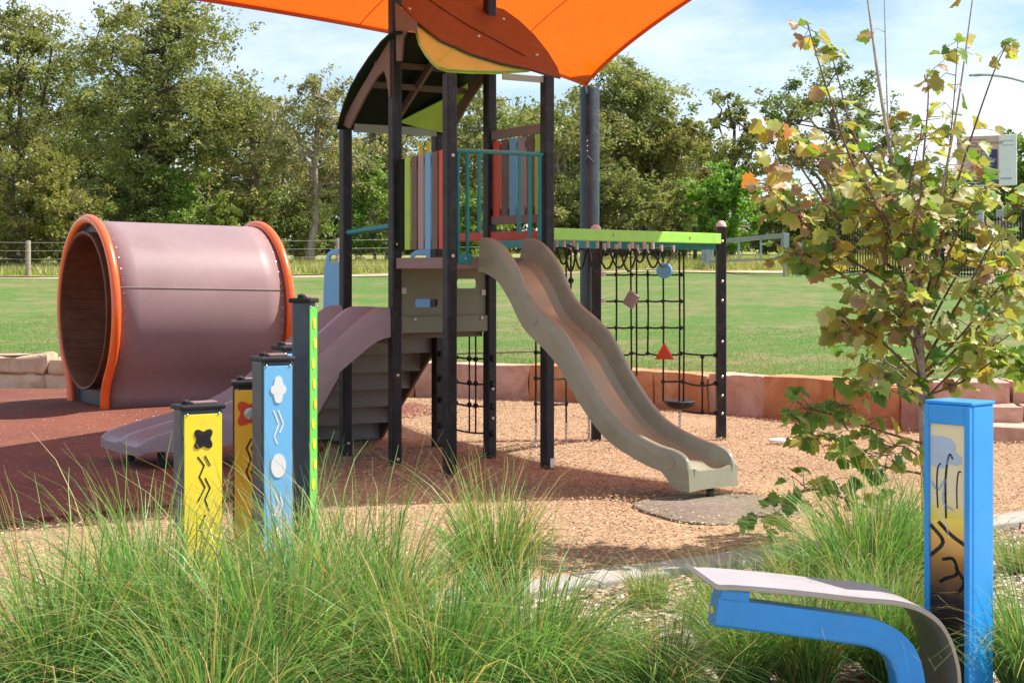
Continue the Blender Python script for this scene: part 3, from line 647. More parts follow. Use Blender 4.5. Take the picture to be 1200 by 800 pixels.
# ------------------------------------------------------------------ rope climber beside the tower
QP = Vector((0.79, 15.25, 0)); RP = Vector((1.985, 15.4, 0))
climber = thing('rope_climber', 'black rope climbing net hung from a bright green beam right of the tower', 'climbing net', (RP.x, RP.y, 0))
rdir = (RP - QP).normalized(); rnm = Vector((-rdir.y, rdir.x, 0))
for p, top in ((QP, 1.98), (RP, 2.02)):
    o = obj('post', MB().box(Z(p, top / 2 - 0.1), (0.088, 0.088, top + 0.2), (rdir, rnm, UP)), M_post, climber, bevel=0.01)
    obj('post_cap', MB().lathe(Z(p, top), [(0.05, 0), (0.05, 0.012), (0.042, 0.035), (0.022, 0.055)], 14), M_capw, o, smooth=True)
for z in (1.88, 1.5, 1.32, 0.93, 0.6, 0.42, 0.25): bolt(Z(RP, z) - rnm * 0.044, -rnm, 0.014, climber)
gd = (RP - P5).normalized()
obj('beam', MB().bar(Z(P5 + gd * 0.05, 1.905), Z(RP - gd * 0.045, 1.905), 0.06, 0.098), M_greenbeam, climber, bevel=0.006)
for t_ in (0.33, 0.78): bolt(Z(P5.lerp(RP, t_), 1.91) + Vector((gd.y, -gd.x, 0)) * 0.03, Vector((gd.y, -gd.x, 0)), 0.012, climber)
obj('rear_beam', MB().bar(Z(QP + rdir * 0.05, 1.845), Z(RP - rdir * 0.05, 1.845), 0.06, 0.085), M_teal, climber, bevel=0.006)
qd = (P4 - QP).normalized()
obj('rear_beam', MB().bar(Z(QP + qd * 0.05, 1.845), Z(P4 - qd * 0.06, 1.845), 0.06, 0.085), M_teal, climber, bevel=0.006)
def nq(px, py): return on_plane(px, py, QP, rnm)          # a point in the net's plane
HY = [321, 352, 383, 413]
vx = {722: (288, 413), 740: (300, 425), 759: (316, 413), 777: (300, 470), 796: (290, 470), 801: (290, 470)}
for y in HY:
    xe = 801 if y < 413 else 839
    pts = []
    stops = [704] + [x for x in (722, 740, 759, 777, 798) if x < xe] + [xe]
    for i in range(len(stops) - 1):
        a, b_ = nq(stops[i], y + 0.5 * (i % 2)), nq(stops[i + 1], y + (3 if xe > 801 else 0.5))
        pts += sag(a, b_, 0.008, 4)[:-1 if i < len(stops) - 2 else None]
    rope(climber, pts, 0.0095)
    for x in stops[1:-1]: knot(climber, nq(x, y + 1), 0.019)
    obj('rope_collar', MB().lathe(nq(703, y), [(0.018, -0.03), (0.022, 0), (0.02, 0.05), (0.012, 0.06)], 8, rdir), M_capw, climber, smooth=True)
rope(climber, sag(nq(777, 447), nq(800, 447), 0.0) + sag(nq(800, 447), nq(839, 449), 0.03)[1:], 0.0095)
rope(climber, [nq(823, 418), nq(823, 482)], 0.0095); rope(climber, sag(nq(800, 481), nq(839, 484), 0.01), 0.0095)
for x, y in ((777, 447), (800, 447), (823, 418), (823, 449), (823, 483), (838, 416), (838, 449), (838, 484)): knot(climber, nq(x, y), 0.02)
for x, (y0, y1) in vx.items():
    if x == 740: continue
    rope(climber, smoothpath([nq(x, y0), nq(x + 0.6, (y0 + y1) / 2), nq(x, y1)], 3), 0.0095)
rope(climber, [nq(739, 288), nq(740, 430), nq(741, 470)], 0.0095); rope(climber, [nq(746, 290), nq(746, 440)], 0.0095)
# looped safety ropes below the beam, with pale crimp sleeves
def gb(px, z, back=0.0): 
    p = on_plane(px, 300, P5 + Vector((-gd.y, gd.x, 0)) * back, Vector((-gd.y, gd.x, 0))); return Z(p, z)
for x0, x1, dz, bk in ((661, 676, 0.22, 0.05), (652, 668, 0.16, 0.15), (672, 688, 0.2, 0.25), (688, 708, 0.22, 0.12), (700, 722, 0.20, 0.3), (713, 737, 0.19, 0.1), (726, 747, 0.22, 0.22), (741, 758, 0.14, 0.1), (755, 775, 0.19, 0.15), (765, 789, 0.18, 0.2)):
    a, b_ = gb(x0, 1.83, bk), gb(x1, 1.81, bk); rope(climber, sag(a, b_, dz, 12), 0.0095)
    for p in (a, b_): obj('crimp_sleeve', MB().tube([p + UP * 0.03, p - UP * 0.03], 0.015, 8), M_capw, climber, smooth=True)
rope(climber, sag(gb(652, 1.80, 0.2), gb(790, 1.83, 0.25), 0.03, 10), 0.011); rope(climber, sag(gb(660, 1.83, 0.1), gb(740, 1.80, 0.3), 0.05, 10), 0.009)
rope(climber, [gb(669, 1.8, 0.2), gb(669, 1.45, 0.2)], 0.0095); knot(climber, gb(669, 1.52, 0.2), 0.024)
# hand holds
hold = nq(778, 317) - rnm * 0.03
obj('disc_hold', MB().lathe(hold, [(0.068, -0.03), (0.074, -0.024), (0.074, 0.024), (0.068, 0.03)], 24, (-rnm * 0.9 - rdir * 0.42)), M_blue, climber, smooth=True)
hd = nq(739, 351) - rnm * 0.03; q1 = (rdir * 0.85 - rnm * 0.5).normalized()
obj('diamond_hold', MB().prism([hd + UP * 0.09 - q1 * 0.01, hd + q1 * 0.085 + UP * 0.03, hd - UP * 0.09 + q1 * 0.01, hd - q1 * 0.085 - UP * 0.03], 0.05), M_mauve, climber, bevel=0.008)
hd = nq(778, 412) - rnm * 0.03
obj('triangle_hold', MB().prism([hd + UP * 0.085, hd - UP * 0.07 + q1 * 0.09, hd - UP * 0.07 - q1 * 0.09], 0.05), M_red, climber, bevel=0.006)
# round rubber step on its ropes
sc_ = nq(795, 472) - rnm * 0.05
seat = obj('rubber_step', MB().lathe(sc_, [(0.05, -0.055), (0.11, -0.04), (0.145, -0.005), (0.148, 0.02), (0.135, 0.028), (0.05, 0.012)], 24), M_black, climber, smooth=True)
def chain(parent, a, b_):
    """links one after another between two points, every second one turned"""
    a, b_ = Vector(a), Vector(b_); l = (b_ - a).length; nl = max(2, int(l / 0.032)); d = (b_ - a) / nl
    mb = MB(); ax = d.normalized(); x = ax.orthogonal().normalized(); y = ax.cross(x)
    for i in range(nl):
        c = a + d * (i + 0.5); s_ = x if i % 2 else y
        mb.tube([c + ax * (0.021 * math.cos(t_)) + s_ * (0.011 * math.sin(t_)) for t_ in np.linspace(0, 2 * math.pi, 9)[:-1]], 0.0042, 5, closed=True)
    return obj('chain', mb, M_galv, parent, smooth=True)
chain(climber, sc_ - UP * 0.05, Z(sc_, 0.02))
# rope ladder behind the slide
def lq(px, py): return on_plane(px, py, QP, Vector((-qd.y, qd.x, 0)))
for x in (628, 663.5):
    rope(climber, [Z(lq(x, 300), 1.82), lq(x, 400), lq(x, 495)], 0.0095); chain(climber, lq(x, 495), Z(lq(x, 495), 0.02))
for y in (352, 382, 413, 443, 473):
    rope(climber, sag(lq(628, y), lq(663.5, y), 0.008), 0.011)
    for x in (628, 663.5): knot(climber, lq(x, y), 0.02)
chain(climber, lq(690, 470), Z(lq(690, 470), 0.02)); rope(climber, [Z(lq(690, 300), 1.82), lq(690, 470)], 0.0095)

# ------------------------------------------------------------------ shade sail and its posts
A_ = at(686, 99, 22.3); Bc = at(21, -33, 11.4); Cc = Vector((6.25, 12.55, 6.2)); Dc = Vector((-1.2, 9.75, 4.75))
cen = (A_ + Bc + Cc + Dc) / 4
def sedge(p, q, s_):
    c = (p + q) / 2; dr = (cen - c); dr = dr - (q - p).normalized() * dr.dot((q - p).normalized()); dr.normalize()
    return lambda t: p.lerp(q, t) + dr * (s_ * (q - p).length * 4 * t * (1 - t)) - UP * (0.05 * 4 * t * (1 - t))
e_ab, e_ac, e_bd, e_cd = sedge(A_, Bc, 0.032), sedge(A_, Cc, 0.10), sedge(Bc, Dc, 0.05), sedge(Cc, Dc, 0.07)
def coons(s_, t):                          # s: A->B and C->D, t: A->C and B->D
    lc = e_ab(s_) * (1 - t) + e_cd(s_) * t; ld = e_ac(t) * (1 - s_) + e_bd(t) * s_
    bl = A_ * (1 - s_) * (1 - t) + Bc * s_ * (1 - t) + Cc * (1 - s_) * t + Dc * s_ * t
    return lc + ld - bl
NS = 60
sail = thing('shade_sail', 'bright orange fabric shade sail stretched over the tower', 'shade sail', A_)
obj('sail_cloth', MB().sheet([[coons(i / NS, j / NS) + UP * (0.012 * math.sin(math.atan2(j + 0.5, i + 0.5) * 26) * math.exp(-math.hypot(i, j) / 16)) for i in range(NS + 1)] for j in range(NS + 1)]), M_cloth, sail, smooth=True)
M_hem = mat('orange_webbing', (0.62, 0.07, 0.006), 0.7)
for e_ in (e_ab, e_ac, e_bd, e_cd):
    pts = [e_(k / 30) for k in range(31)]
    obj('hem', MB().tube(pts, 0.028, 6), M_hem, sail, smooth=True)
for s_ in (0.30, 0.62): obj('seam', MB().tube([coons(s_, k / 40) - UP * 0.004 for k in range(41)], 0.006, 4), M_hem, sail)
obj('corner_patch', MB().prism([coons(0.0, 0.0), coons(0.085, 0.0) - UP * 0.01, coons(0.05, 0.03) - UP * 0.015, coons(0.0, 0.055) - UP * 0.01], 0.012), M_hem, sail)
sp = thing('sail_post', 'tall dark slate steel column holding the lower corner of the orange sail', 'post', (at(691, 0, 22.6).x, 22.6, 0.4))
pz = lawn_z(sp.location.x, 22.6); ptop = at(0, 103, 22.6).z
obj('column', MB().lathe(Vector((sp.location.x, 22.6, pz - 0.3)), [(0.135, 0), (0.135, ptop - pz + 0.28), (0.12, ptop - pz + 0.31)], 28), mat('dark_slate_paint', (0.020, 0.026, 0.034), 0.4), sp, smooth=True)
pc = Vector((sp.location.x, 22.6, 0))
obj('corner_plate', MB().box(Z(pc, ptop - 0.35) + V(-0.04, -0.14, 0), (0.05, 0.03, 0.6)), M_post, sp, bevel=0.004)
chain(sp, A_, Z(pc, ptop - 0.1) + V(-0.04, -0.14, 0))
obj('rope_hook', MB().tube([Z(pc, 3.15) + V(-0.09, -0.15, -0.06), Z(pc, 3.15) + V(-0.03, -0.16, 0.03), Z(pc, 3.15) + V(0.05, -0.15, -0.06)], 0.010, 6), M_steelgrey, sp)
for k in range(3): bolt(Z(pc, 3.25 + 0.07 * k) + V(-0.04, -0.16, 0), V(0, -1, 0), 0.010, sp, M_capw)

# ------------------------------------------------------------------ tunnel
RT = 0.985; ZC = 1.17; LT = 1.94
tun = thing('crawl_tunnel', 'big mauve drum shaped crawl tunnel with orange rims and brown inside', 'play tunnel', (TC.x, TC.y, 0.12))
def keyhole(r):
    """upright outline: round above, drawn in to two legs below, from the far foot over the top to the near foot"""
    pts = []; a1 = math.radians(-46)
    arc = [(r * math.cos(a), r * math.sin(a)) for a in np.linspace(a1, math.pi - a1, 41)]
    hx, hz = arc[0]; bot = 0.12 - ZC
    leg = [(hx - 0.055 + 0.0, hz - 0.10), (hx - 0.085, hz - 0.19), (hx - 0.09, bot)]
    right = [(x, z) for x, z in reversed(leg)]
    left = [(-x, z) for x, z in leg]
    return right + arc + left
def tpt(h, z, s_): return TC + TN * h + TA * s_ + UP * (ZC + z - 0.022 * s_)
K = keyhole(RT)
obj('side_sheet', MB().sheet([[tpt(h, z, s_) for h, z in keyhole(RT - 0.02)] for s_ in np.linspace(0.03, LT - 0.03, 9)]), M_tunnel, tun, smooth=True, solid=0.012)
for ang in (15.5,):
    h, z = (RT - 0.012) * math.cos(math.radians(ang)), (RT - 0.012) * math.sin(math.radians(ang)); obj('sheet_seam', MB().tube([tpt(h, z, 0.06), tpt(h, z, LT - 0.06)], 0.006, 5), M_brown, tun)
for s_ in (0.0, LT):
    rim_ = obj('rim', MB().tube([tpt(h, z, s_) for h, z in keyhole(RT + 0.005)], 0.05, 12), M_orange, tun, smooth=True)
    # end plate between rim and drum
    o_ = keyhole(RT - 0.02); i_ = [(0.86 * RT * math.cos(a), 0.86 * RT * math.sin(a)) for a in np.linspace(0, 2 * math.pi, 49)[:-1]]
    bm = bmesh.new(); ss = s_ + (0.06 if s_ == 0 else -0.06)
    v1 = [bm.verts.new(tpt(h, z, ss)) for h, z in o_]; v2 = [bm.verts.new(tpt(h, z, ss)) for h, z in i_]
    es = [bm.edges.new((v[k], v[(k + 1) % len(v)])) for v in (v1, v2) for k in range(len(v))]
    bmesh.ops.triangle_fill(bm, use_beauty=True, edges=es); me = bpy.data.meshes.new('end_plate'); bm.to_mesh(me); bm.free()
    o = link_mesh('end_plate', me, M_greygreen if False else M_steelgrey, tun); md = o.modifiers.new('s', 'SOLIDIFY'); md.thickness = 0.02
    obj('drum_rim', MB().tube([tpt(0.855 * RT * math.cos(a), 0.855 * RT * math.sin(a), s_ - (0.05 if s_ == 0 else -0.05)) for a in np.linspace(0, 2 * math.pi, 49)[:-1]], 0.014, 8, closed=True), M_drum, tun, smooth=True)
nsl = 44
for k in range(nsl):
    a0 = 2 * math.pi * k / nsl + 0.002; a1 = 2 * math.pi * (k + 1) / nsl - 0.002; r0, r1 = 0.835 * RT, 0.862 * RT
    pts = [(r0 * math.cos(a0), r0 * math.sin(a0)), (r0 * math.cos(a1), r0 * math.sin(a1)), (r1 * math.cos(a1), r1 * math.sin(a1)), (r1 * math.cos(a0), r1 * math.sin(a0))]
    obj('slat', MB().prism([tpt(h, z, -0.05) for h, z in pts], TA * 0).v and MB().add([tpt(h, z, s_) for s_ in (-0.05, LT + 0.05) for h, z in pts], [(0, 1, 2, 3), (7, 6, 5, 4), (0, 4, 5, 1), (1, 5, 6, 2), (2, 6, 7, 3), (3, 7, 4, 0)]), M_drum, tun)
# rivets along the sheet ends and crease
for s_ in (0.09, LT - 0.09):
    for a in np.radians(np.arange(-44, 100, 8)):
        obj('rivet', MB().lathe(tpt((RT - 0.016) * math.cos(a), (RT - 0.016) * math.sin(a), s_), [(0.009, 0), (0.007, 0.005)], 6, TN * math.cos(a) + UP * math.sin(a)), M_bolt, tun)
for s_ in (0.45, 0.9, 1.35):
    a = math.radians(-40); obj('rivet', MB().lathe(tpt((RT - 0.016) * math.cos(a), (RT - 0.016) * math.sin(a), s_), [(0.012, 0), (0.009, 0.006)], 6, TN * math.cos(a) + UP * math.sin(a)), M_bolt, tun)

# ------------------------------------------------------------------ sound posts
def sound_post(name, label, cx, d, top_y, wpx, yaw, pm, bm_, depth=0.20, gap=0.0, capm=None):
    """slate box post with a coloured face and a black cap; yaw turns the face to the right of the camera"""
    p = at(cx, 0, d); s_ = F / d; ztop = CAMH - (top_y - HOR) / s_; wd = wpx / s_
    t_ = thing(name, label, 'sound post', (p.x, d, 0), 'sound posts in the long grass')
    fn = Vector((math.sin(yaw), -math.cos(yaw), 0)); fx = Vector((-fn.y, fn.x, 0)); c = Vector((p.x, d, 0))
    body = obj('body', MB().box(Z(c, ztop / 2 - 0.1), (wd, depth, ztop + 0.2), (fx, fn, UP)), bm_, t_, bevel=0.018, seg=3)
    face = obj('face_panel', MB().box(Z(c + fn * (depth / 2 + 0.004), ztop / 2 - 0.06), (wd * 0.90, 0.008, ztop + 0.06), (fx, fn, UP)), pm, t_, bevel=0.002)
    cap = obj('cap', MB().box(Z(c, ztop + 0.005), (wd + 0.018, depth + 0.028, 0.026), (fx, fn, UP)), M_black, t_, bevel=0.008)
    obj('cap_pad', MB().box(Z(c + fx * wd * 0.12, ztop + 0.024), (wd * 0.6, depth * 0.5, 0.014), (fx, fn, UP)), M_deckmauve, cap, bevel=0.004)
    obj('cap_knob', MB().lathe(Z(c - fx * wd * 0.3, ztop + 0.018), [(0.022, 0), (0.022, 0.016), (0.012, 0.024)], 12), M_black, cap, smooth=True)
    for sx_ in (-0.38, 0.38): bolt(Z(c + fn * (depth / 2 + 0.008) + fx * (wd * sx_), ztop - 0.03), fn, 0.006, t_, h=0.004)
    def put(x, z): return Z(c + fn * (depth / 2 + 0.0095) + fx * x, z)      # a point on the face
    return t_, put, ztop, wd, fn, fx
def blob(put, cx, cz, rx, rz, n=24): return [put(cx + rx * math.cos(a), cz + rz * math.sin(a)) for a in np.linspace(0, 2 * math.pi, n + 1)[:-1]]
def stroke(put, pts, w):
    """flat painted line of width w on a face"""
    mb = MB()
    for (x0, z0), (x1, z1) in zip(pts[:-1], pts[1:]):
        l = math.hypot(x1 - x0, z1 - z0); nx, nz_ = -(z1 - z0) / l * w / 2, (x1 - x0) / l * w / 2; ex, ez = (x1 - x0) / l * w * 0.3, (z1 - z0) / l * w * 0.3
        mb.add([put(x0 - ex + nx, z0 - ez + nz_), put(x1 + ex + nx, z1 + ez + nz_), put(x1 + ex - nx, z1 + ez - nz_), put(x0 - ex - nx, z0 - ez - nz_)], [(0, 1, 2, 3)])
    return mb
def mark(t_, mb, m, name='marking'): return obj(name, mb, m, t_)
def quatrefoil(put, cz, r, fn, rot=0.78, cx=0.0, k=0.40):
    pts = []
    for a in np.linspace(0, 2 * math.pi, 65)[:-1]:
        rr_ = r * (0.80 + 0.20 * math.cos(4 * (a - rot))); pts.append(put(cx + rr_ * math.cos(a), cz + rr_ * math.sin(a)))
    return MB().prism(pts, fn * 0.004)
t_, put, zt, wd, fn, fx = sound_post('sound_post', 'yellow faced post with a black four lobed cut-out and zigzag', 232, 8.25, 477, 52, math.radians(34), M_yellow, M_steelgrey, 0.12)
mark(t_, quatrefoil(put, zt - 0.155, 0.062, fn), M_black)
def zig(cx, z, n_, a, st): return [(cx + (a if k % 2 else -a), z - st * k) for k in range(n_)]
mark(t_, stroke(put, [(-0.03, zt - 0.245), (0.004, zt - 0.29), (-0.022, zt - 0.345), (0.008, zt - 0.40), (-0.03, zt - 0.47)], 0.0085), M_black)
mark(t_, stroke(put, [(0.008, zt - 0.245), (0.034, zt - 0.29)], 0.013), M_black)
mark(t_, stroke(put, [(0.01, zt - 0.355), (0.036, zt - 0.405), (0.008, zt - 0.46), (0.03, zt - 0.52)], 0.0085), M_black)
mark(t_, stroke(put, [(0.01, zt - 0.54), (-0.02, zt - 0.60), (0.008, zt - 0.66)], 0.0085), M_black)
t_, put, zt, wd, fn, fx = sound_post('sound_post', 'light blue faced post with white rounded plus, oval and zigzags', 319, 8.6, 421, 39, math.radians(31), M_bluepanel, M_steelgrey, 0.15)
pl = [put(0.042 * sx * math.cos(a) * 1.0, 0) for sx in (1,) for a in (0,)]
def plus(r, w):
    pts = []
    for k in range(4):
        a = k * math.pi / 2
        for b2 in np.linspace(-math.pi / 2, math.pi / 2, 7):
            x = r - w + w * math.cos(b2); y = w * math.sin(b2); sx = 0.72 if k % 2 == 0 else 1.15
            x *= sx; pts.append((x * math.cos(a) - y * math.sin(a), x * math.sin(a) + y * math.cos(a)))
    return pts
mark(t_, MB().prism([put(x, zt - 0.155 + z) for x, z in plus(0.062, 0.022)], fn * 0.004), M_white)
for o_ in (-0.012, 0.012):
    mark(t_, stroke(put, [(o_ - 0.014, zt - 0.265), (o_ + 0.014, zt - 0.335), (o_ - 0.012, zt - 0.40), (o_ + 0.006, zt - 0.44)] if o_ < 0 else [(o_ - 0.012, zt - 0.265), (o_ + 0.016, zt - 0.335), (o_ - 0.004, zt - 0.38)], 0.008), M_white)
    mark(t_, stroke(put, [(o_ - 0.004, zt - 0.70), (o_ + 0.012, zt - 0.76), (o_ - 0.012, zt - 0.82)], 0.008), M_white)
mark(t_, MB().prism(blob(put, 0, zt - 0.555, 0.042, 0.062), fn * 0.004), M_white)
mark(t_, MB().prism([put(0, zt - 0.86), put(0.03, zt - 0.92), put(0, zt - 0.98), put(-0.03, zt - 0.92)], fn * 0.004), M_white)
t_, put, zt, wd, fn, fx = sound_post('sound_post', 'amber faced post with a red flower button, behind the blue one', 295, 9.0, 449, 44, math.radians(10), M_gold, M_black, 0.15)
mark(t_, quatrefoil(put, zt - 0.16, 0.085, fn, cx=-0.012), M_red); mark(t_, MB().lathe(put(-0.012, zt - 0.16) + fn * 0.004, [(0.034, 0), (0.032, 0.012), (0.015, 0.016)], 16, fn), M_bolt, 'button')
for o_ in (-0.016, 0.012): mark(t_, stroke(put, [(o_ + 0.012, zt - 0.30), (o_ - 0.014, zt - 0.35), (o_ + 0.010, zt - 0.41), (o_ - 0.014, zt - 0.48), (o_ + 0.008, zt - 0.54)], 0.009), M_black)
t_, put, zt, wd, fn, fx = sound_post('sound_post', 'tallest slate post with a narrow bright green face', 356, 8.9, 353, 22, math.radians(72), M_greenpanel, M_steelgrey, 0.105)
for k in range(9):
    z = zt - 0.12 - 0.11 * k; mark(t_, MB().prism(blob(put, 0.012 * math.sin(k * 2.1), z, 0.018, 0.03, 12), fn * 0.004), M_gold if k in (0, 4) else M_yellow)
t_, put, zt, wd, fn, fx = sound_post('sound_post', 'short slate blue post almost hidden behind the blue faced one', 335, 9.6, 408, 22, math.radians(40), M_bluepanel, M_steelgrey, 0.11)

# ------------------------------------------------------------------ talking totem with bent seat
TD = 5.92; sT = F / TD
def onT(px, py, d=TD): return at(px, py, d)
tot = thing('totem', 'bright blue rectangular totem with a glossy picture panel on its left face', 'totem', at(1127, 0, TD) * 1.0 - UP * at(1127, 0, TD).z)
k0 = at(1137, 0, TD); k0 = Vector((k0.x, TD, 0))                  # the edge nearest the camera
th = math.radians(27)                                              # how far the long face is turned
fl = Vector((-math.cos(th + 0.36), math.sin(th + 0.36), 0)); fr_ = Vector((-fl.y, fl.x, 0)); fr_ = fr_ if fr_.x > 0 else -fr_
wl = 0.195; wr = 0.165; ztp = 1.12
nl_ = Vector((-fl.y, fl.x, 0)); nl_ = nl_ if nl_.y < 0 else -nl_     # outward normal of the picture face
nr_ = Vector((fl.x, fl.y, 0)) * -1                                   # outward normal of the plain end face
cT = k0 + fl * wl / 2 - nl_ * wr / 2
def tp_(s_, z, o_=0.0): return k0 + fl * s_ + UP * z + nl_ * o_
body = obj('body', MB().box(Z(cT, ztp / 2 - 0.3) - nl_ * 0.008, (wl, wr - 0.016, ztp + 0.6), (fl, nl_, UP)), M_totem, tot, bevel=0.012, seg=3)
fz0, fz1, fs0, fs1 = -0.2, ztp - 0.075, 0.024, wl - 0.022
for nm, pts in (('frame', [(0.001, -0.4), (fs0, -0.4), (fs0, ztp - 0.004), (0.001, ztp - 0.004)]), ('frame', [(fs1, -0.4), (wl - 0.001, -0.4), (wl - 0.001, ztp - 0.004), (fs1, ztp - 0.004)]), ('frame', [(fs0, fz1), (fs1, fz1), (fs1, ztp - 0.004), (fs0, ztp - 0.004)])):
    obj(nm, MB().prism([tp_(s_, z, -0.006) for s_, z in pts], nl_ * 0.02), M_totem, tot, bevel=0.003)
m, n, b, LK = base_mat('picture_panel')      # printed picture: cream above, yellow, amber, dark grass reflection painted in below
tcn = n.nodes.new('ShaderNodeTexCoord'); sx = n.nodes.new('ShaderNodeSeparateXYZ'); LK(tcn.outputs['Object'], sx.inputs[0])
nzz = n.nodes.new('ShaderNodeTexNoise'); nzz.inputs['Scale'].default_value = 14; LK(tcn.outputs['Object'], nzz.inputs['Vector'])
mad = n.nodes.new('ShaderNodeMath'); mad.operation = 'MULTIPLY_ADD'; mad.inputs[1].default_value = 0.05; LK(nzz.outputs['Fac'], mad.inputs[0]); LK(sx.outputs['Z'], mad.inputs[2])
mrr = n.nodes.new('ShaderNodeMapRange'); mrr.inputs[1].default_value = 0.25; mrr.inputs[2].default_value = 1.05; LK(mad.outputs[0], mrr.inputs[0])
rp = n.nodes.new('ShaderNodeValToRGB'); e = rp.color_ramp.elements
e[0].position = 0.22; e[0].color = (0.02, 0.014, 0.012, 1); e[1].position = 0.68; e[1].color = (0.80, 0.68, 0.46, 1)
for p_, c_ in ((0.36, (0.26, 0.12, 0.02, 1)), (0.50, (0.72, 0.36, 0.02, 1)), (0.58, (0.80, 0.62, 0.05, 1))): q = e.new(p_); q.color = c_
LK(mrr.outputs[0], rp.inputs[0]); LK(rp.outputs[0], b.inputs['Base Color']); b.inputs['Roughness'].default_value = 0.12; b.inputs['Coat Weight'].default_value = 0.7; b.inputs['Coat Roughness'].default_value = 0.04
M_pic = m
pic = obj('picture_panel', MB().prism([tp_(s_, z, -0.012) for s_, z in [(fs0, fz0), (fs1, fz0), (fs1, fz1), (fs0, fz1)]], nl_ * 0.01), M_pic, tot)
M_ink = mat('black_ink', (0.012, 0.012, 0.015), 0.2, var=0.02); M_greyblue = mat('grey_blue_ink', (0.42, 0.52, 0.66), 0.2, var=0.02)
def pput(x, z): return tp_(fs1 - x * (fs1 - fs0) / 0.137, z, -0.0058)
def pstroke(pts, w, m, name='marking', n_=6):
    P_ = smoothpath([Vector((x, z, 0)) for x, z in pts], n_); return obj(name, stroke(lambda x, z: pput(x, z), [(p.x, p.y) for p in P_], w), m, tot)
pw = fs1 - fs0; PSC = pw / 0.137
obj('marking', MB().add([pput(x, z) for x, z in [(0.004, 1.0), (0.05, 1.0), (0.085, 0.99), (0.1, 0.97), (0.098, 0.945), (0.12, 0.93), (0.125, 0.905), (0.10, 0.895), (0.07, 0.90), (0.05, 0.88), (0.02, 0.885), (0.004, 0.89)]], [tuple(range(12))]), M_greyblue, tot)
for pts, w in (([(0.03, 0.735), (0.026, 0.82), (0.03, 0.88), (0.042, 0.90)], 0.006), ([(0.062, 0.70), (0.06, 0.83), (0.068, 0.91), (0.078, 0.935), (0.088, 0.92)], 0.008), ([(0.105, 0.74), (0.104, 0.82), (0.11, 0.87), (0.12, 0.875)], 0.005),
               ([(0.004, 0.665), (0.05, 0.61), (0.004, 0.555)], 0.014), ([(0.035, 0.68), (0.08, 0.64), (0.13, 0.61)], 0.014), ([(0.05, 0.545), (0.09, 0.55), (0.105, 0.50), (0.06, 0.475), (0.04, 0.46)], 0.012), ([(0.10, 0.52), (0.132, 0.47), (0.11, 0.43)], 0.012)):
    pstroke(pts, w, M_ink)
pstroke([(0.035, 0.72), (0.06, 0.68), (0.075, 0.63)], 0.005, M_white); pstroke([(0.004, 0.83), (0.03, 0.80), (0.06, 0.84), (0.05, 0.76), (0.09, 0.73)], 0.008, M_greyblue)
obj('lid', MB().box(Z(cT, ztp + 0.004) - nl_ * 0.004, (wl + 0.006, wr - 0.004, 0.014), (fl, nl_, UP)), M_totem, tot, bevel=0.004)

# the bent seat beside it
seat_t = thing('bent_seat', 'low blue tube frame with a bent metal seat sheet beside the totem', 'seat', (at(1075, 0, 5.9).x, 5.9, 0))
Lp, Rp = at(822, 703, 5.64), at(1000, 727, 5.72)
axs = (Rp - Lp); axs.z = 0; axs.normalize(); axn = Vector((axs.y, -axs.x, 0))      # axn points to the camera
def sp_(px, py, o_=0.0): return on_plane(px, py, Lp, axn) + axn * o_
tb = smoothpath([sp_(836, 714), sp_(900, 722), sp_(980, 733), sp_(1020, 740), sp_(1047, 757), sp_(1060, 785), sp_(1063, 830), sp_(1064, 960)], 5)
def sweep_rect(path, ac, w, h, up0=UP):
    rows = []
    for i, p in enumerate(path):
        t_ = (path[min(i + 1, len(path) - 1)] - path[max(i - 1, 0)]).normalized(); nn = ac.cross(t_).normalized()
        rows.append([p + ac * (w / 2) + nn * (h / 2), p - ac * (w / 2) + nn * (h / 2), p - ac * (w / 2) - nn * (h / 2), p + ac * (w / 2) - nn * (h / 2), p + ac * (w / 2) + nn * (h / 2)])
    mb = MB().sheet(rows); mb.add(rows[0][:4], [(3, 2, 1, 0)]); mb.add(rows[-1][:4], [(0, 1, 2, 3)]); return mb
fb = obj('frame_tube', sweep_rect(tb, axn, 0.10, 0.100), M_totem, seat_t, bevel=0.012, smooth=True)
obj('end_plug', MB().lathe(tb[0] - axs * 0.001, [(0.014, 0), (0.014, 0.006)], 10, -axs), M_yellow, fb)
obj('spacer', MB().bar(sp_(840, 693), sp_(874, 697), 0.10, 0.045), M_totem, seat_t, bevel=0.006)
ss = smoothpath([sp_(827, 678), sp_(832, 683), sp_(840, 685.5), sp_(860, 686), sp_(930, 692), sp_(1000, 700), sp_(1045, 704), sp_(1075, 713), sp_(1098, 732), sp_(1112, 765), sp_(1117, 810), sp_(1118, 960)], 5)
def sweep_sheet(path, ac, w0, w1, th_):
    rows = []
    for i, p in enumerate(path):
        t_ = (path[min(i + 1, len(path) - 1)] - path[max(i - 1, 0)]).normalized(); nn = ac.cross(t_).normalized(); nn = nn if nn.dot(UP) + 0.3 * nn.dot(axs) > 0 else -nn
        rows.append([p + ac * w1 + nn * th_ / 2, p - ac * w0 + nn * th_ / 2, p - ac * w0 - nn * th_ / 2, p + ac * w1 - nn * th_ / 2, p + ac * w1 + nn * th_ / 2])
    mb = MB().sheet(rows); mb.add(rows[0][:4], [(3, 2, 1, 0)]); mb.add(rows[-1][:4], [(0, 1, 2, 3)]); return mb
obj('seat_sheet', sweep_sheet(ss, axn, 0.28, 0.06, 0.013), M_steel, seat_t, bevel=0.003, smooth=True)
obj('seat_pad', sweep_sheet([p + UP * 0.010 for p in ss[3:44]], axn, 0.275, 0.055, 0.006), M_seat, seat_t, smooth=True)
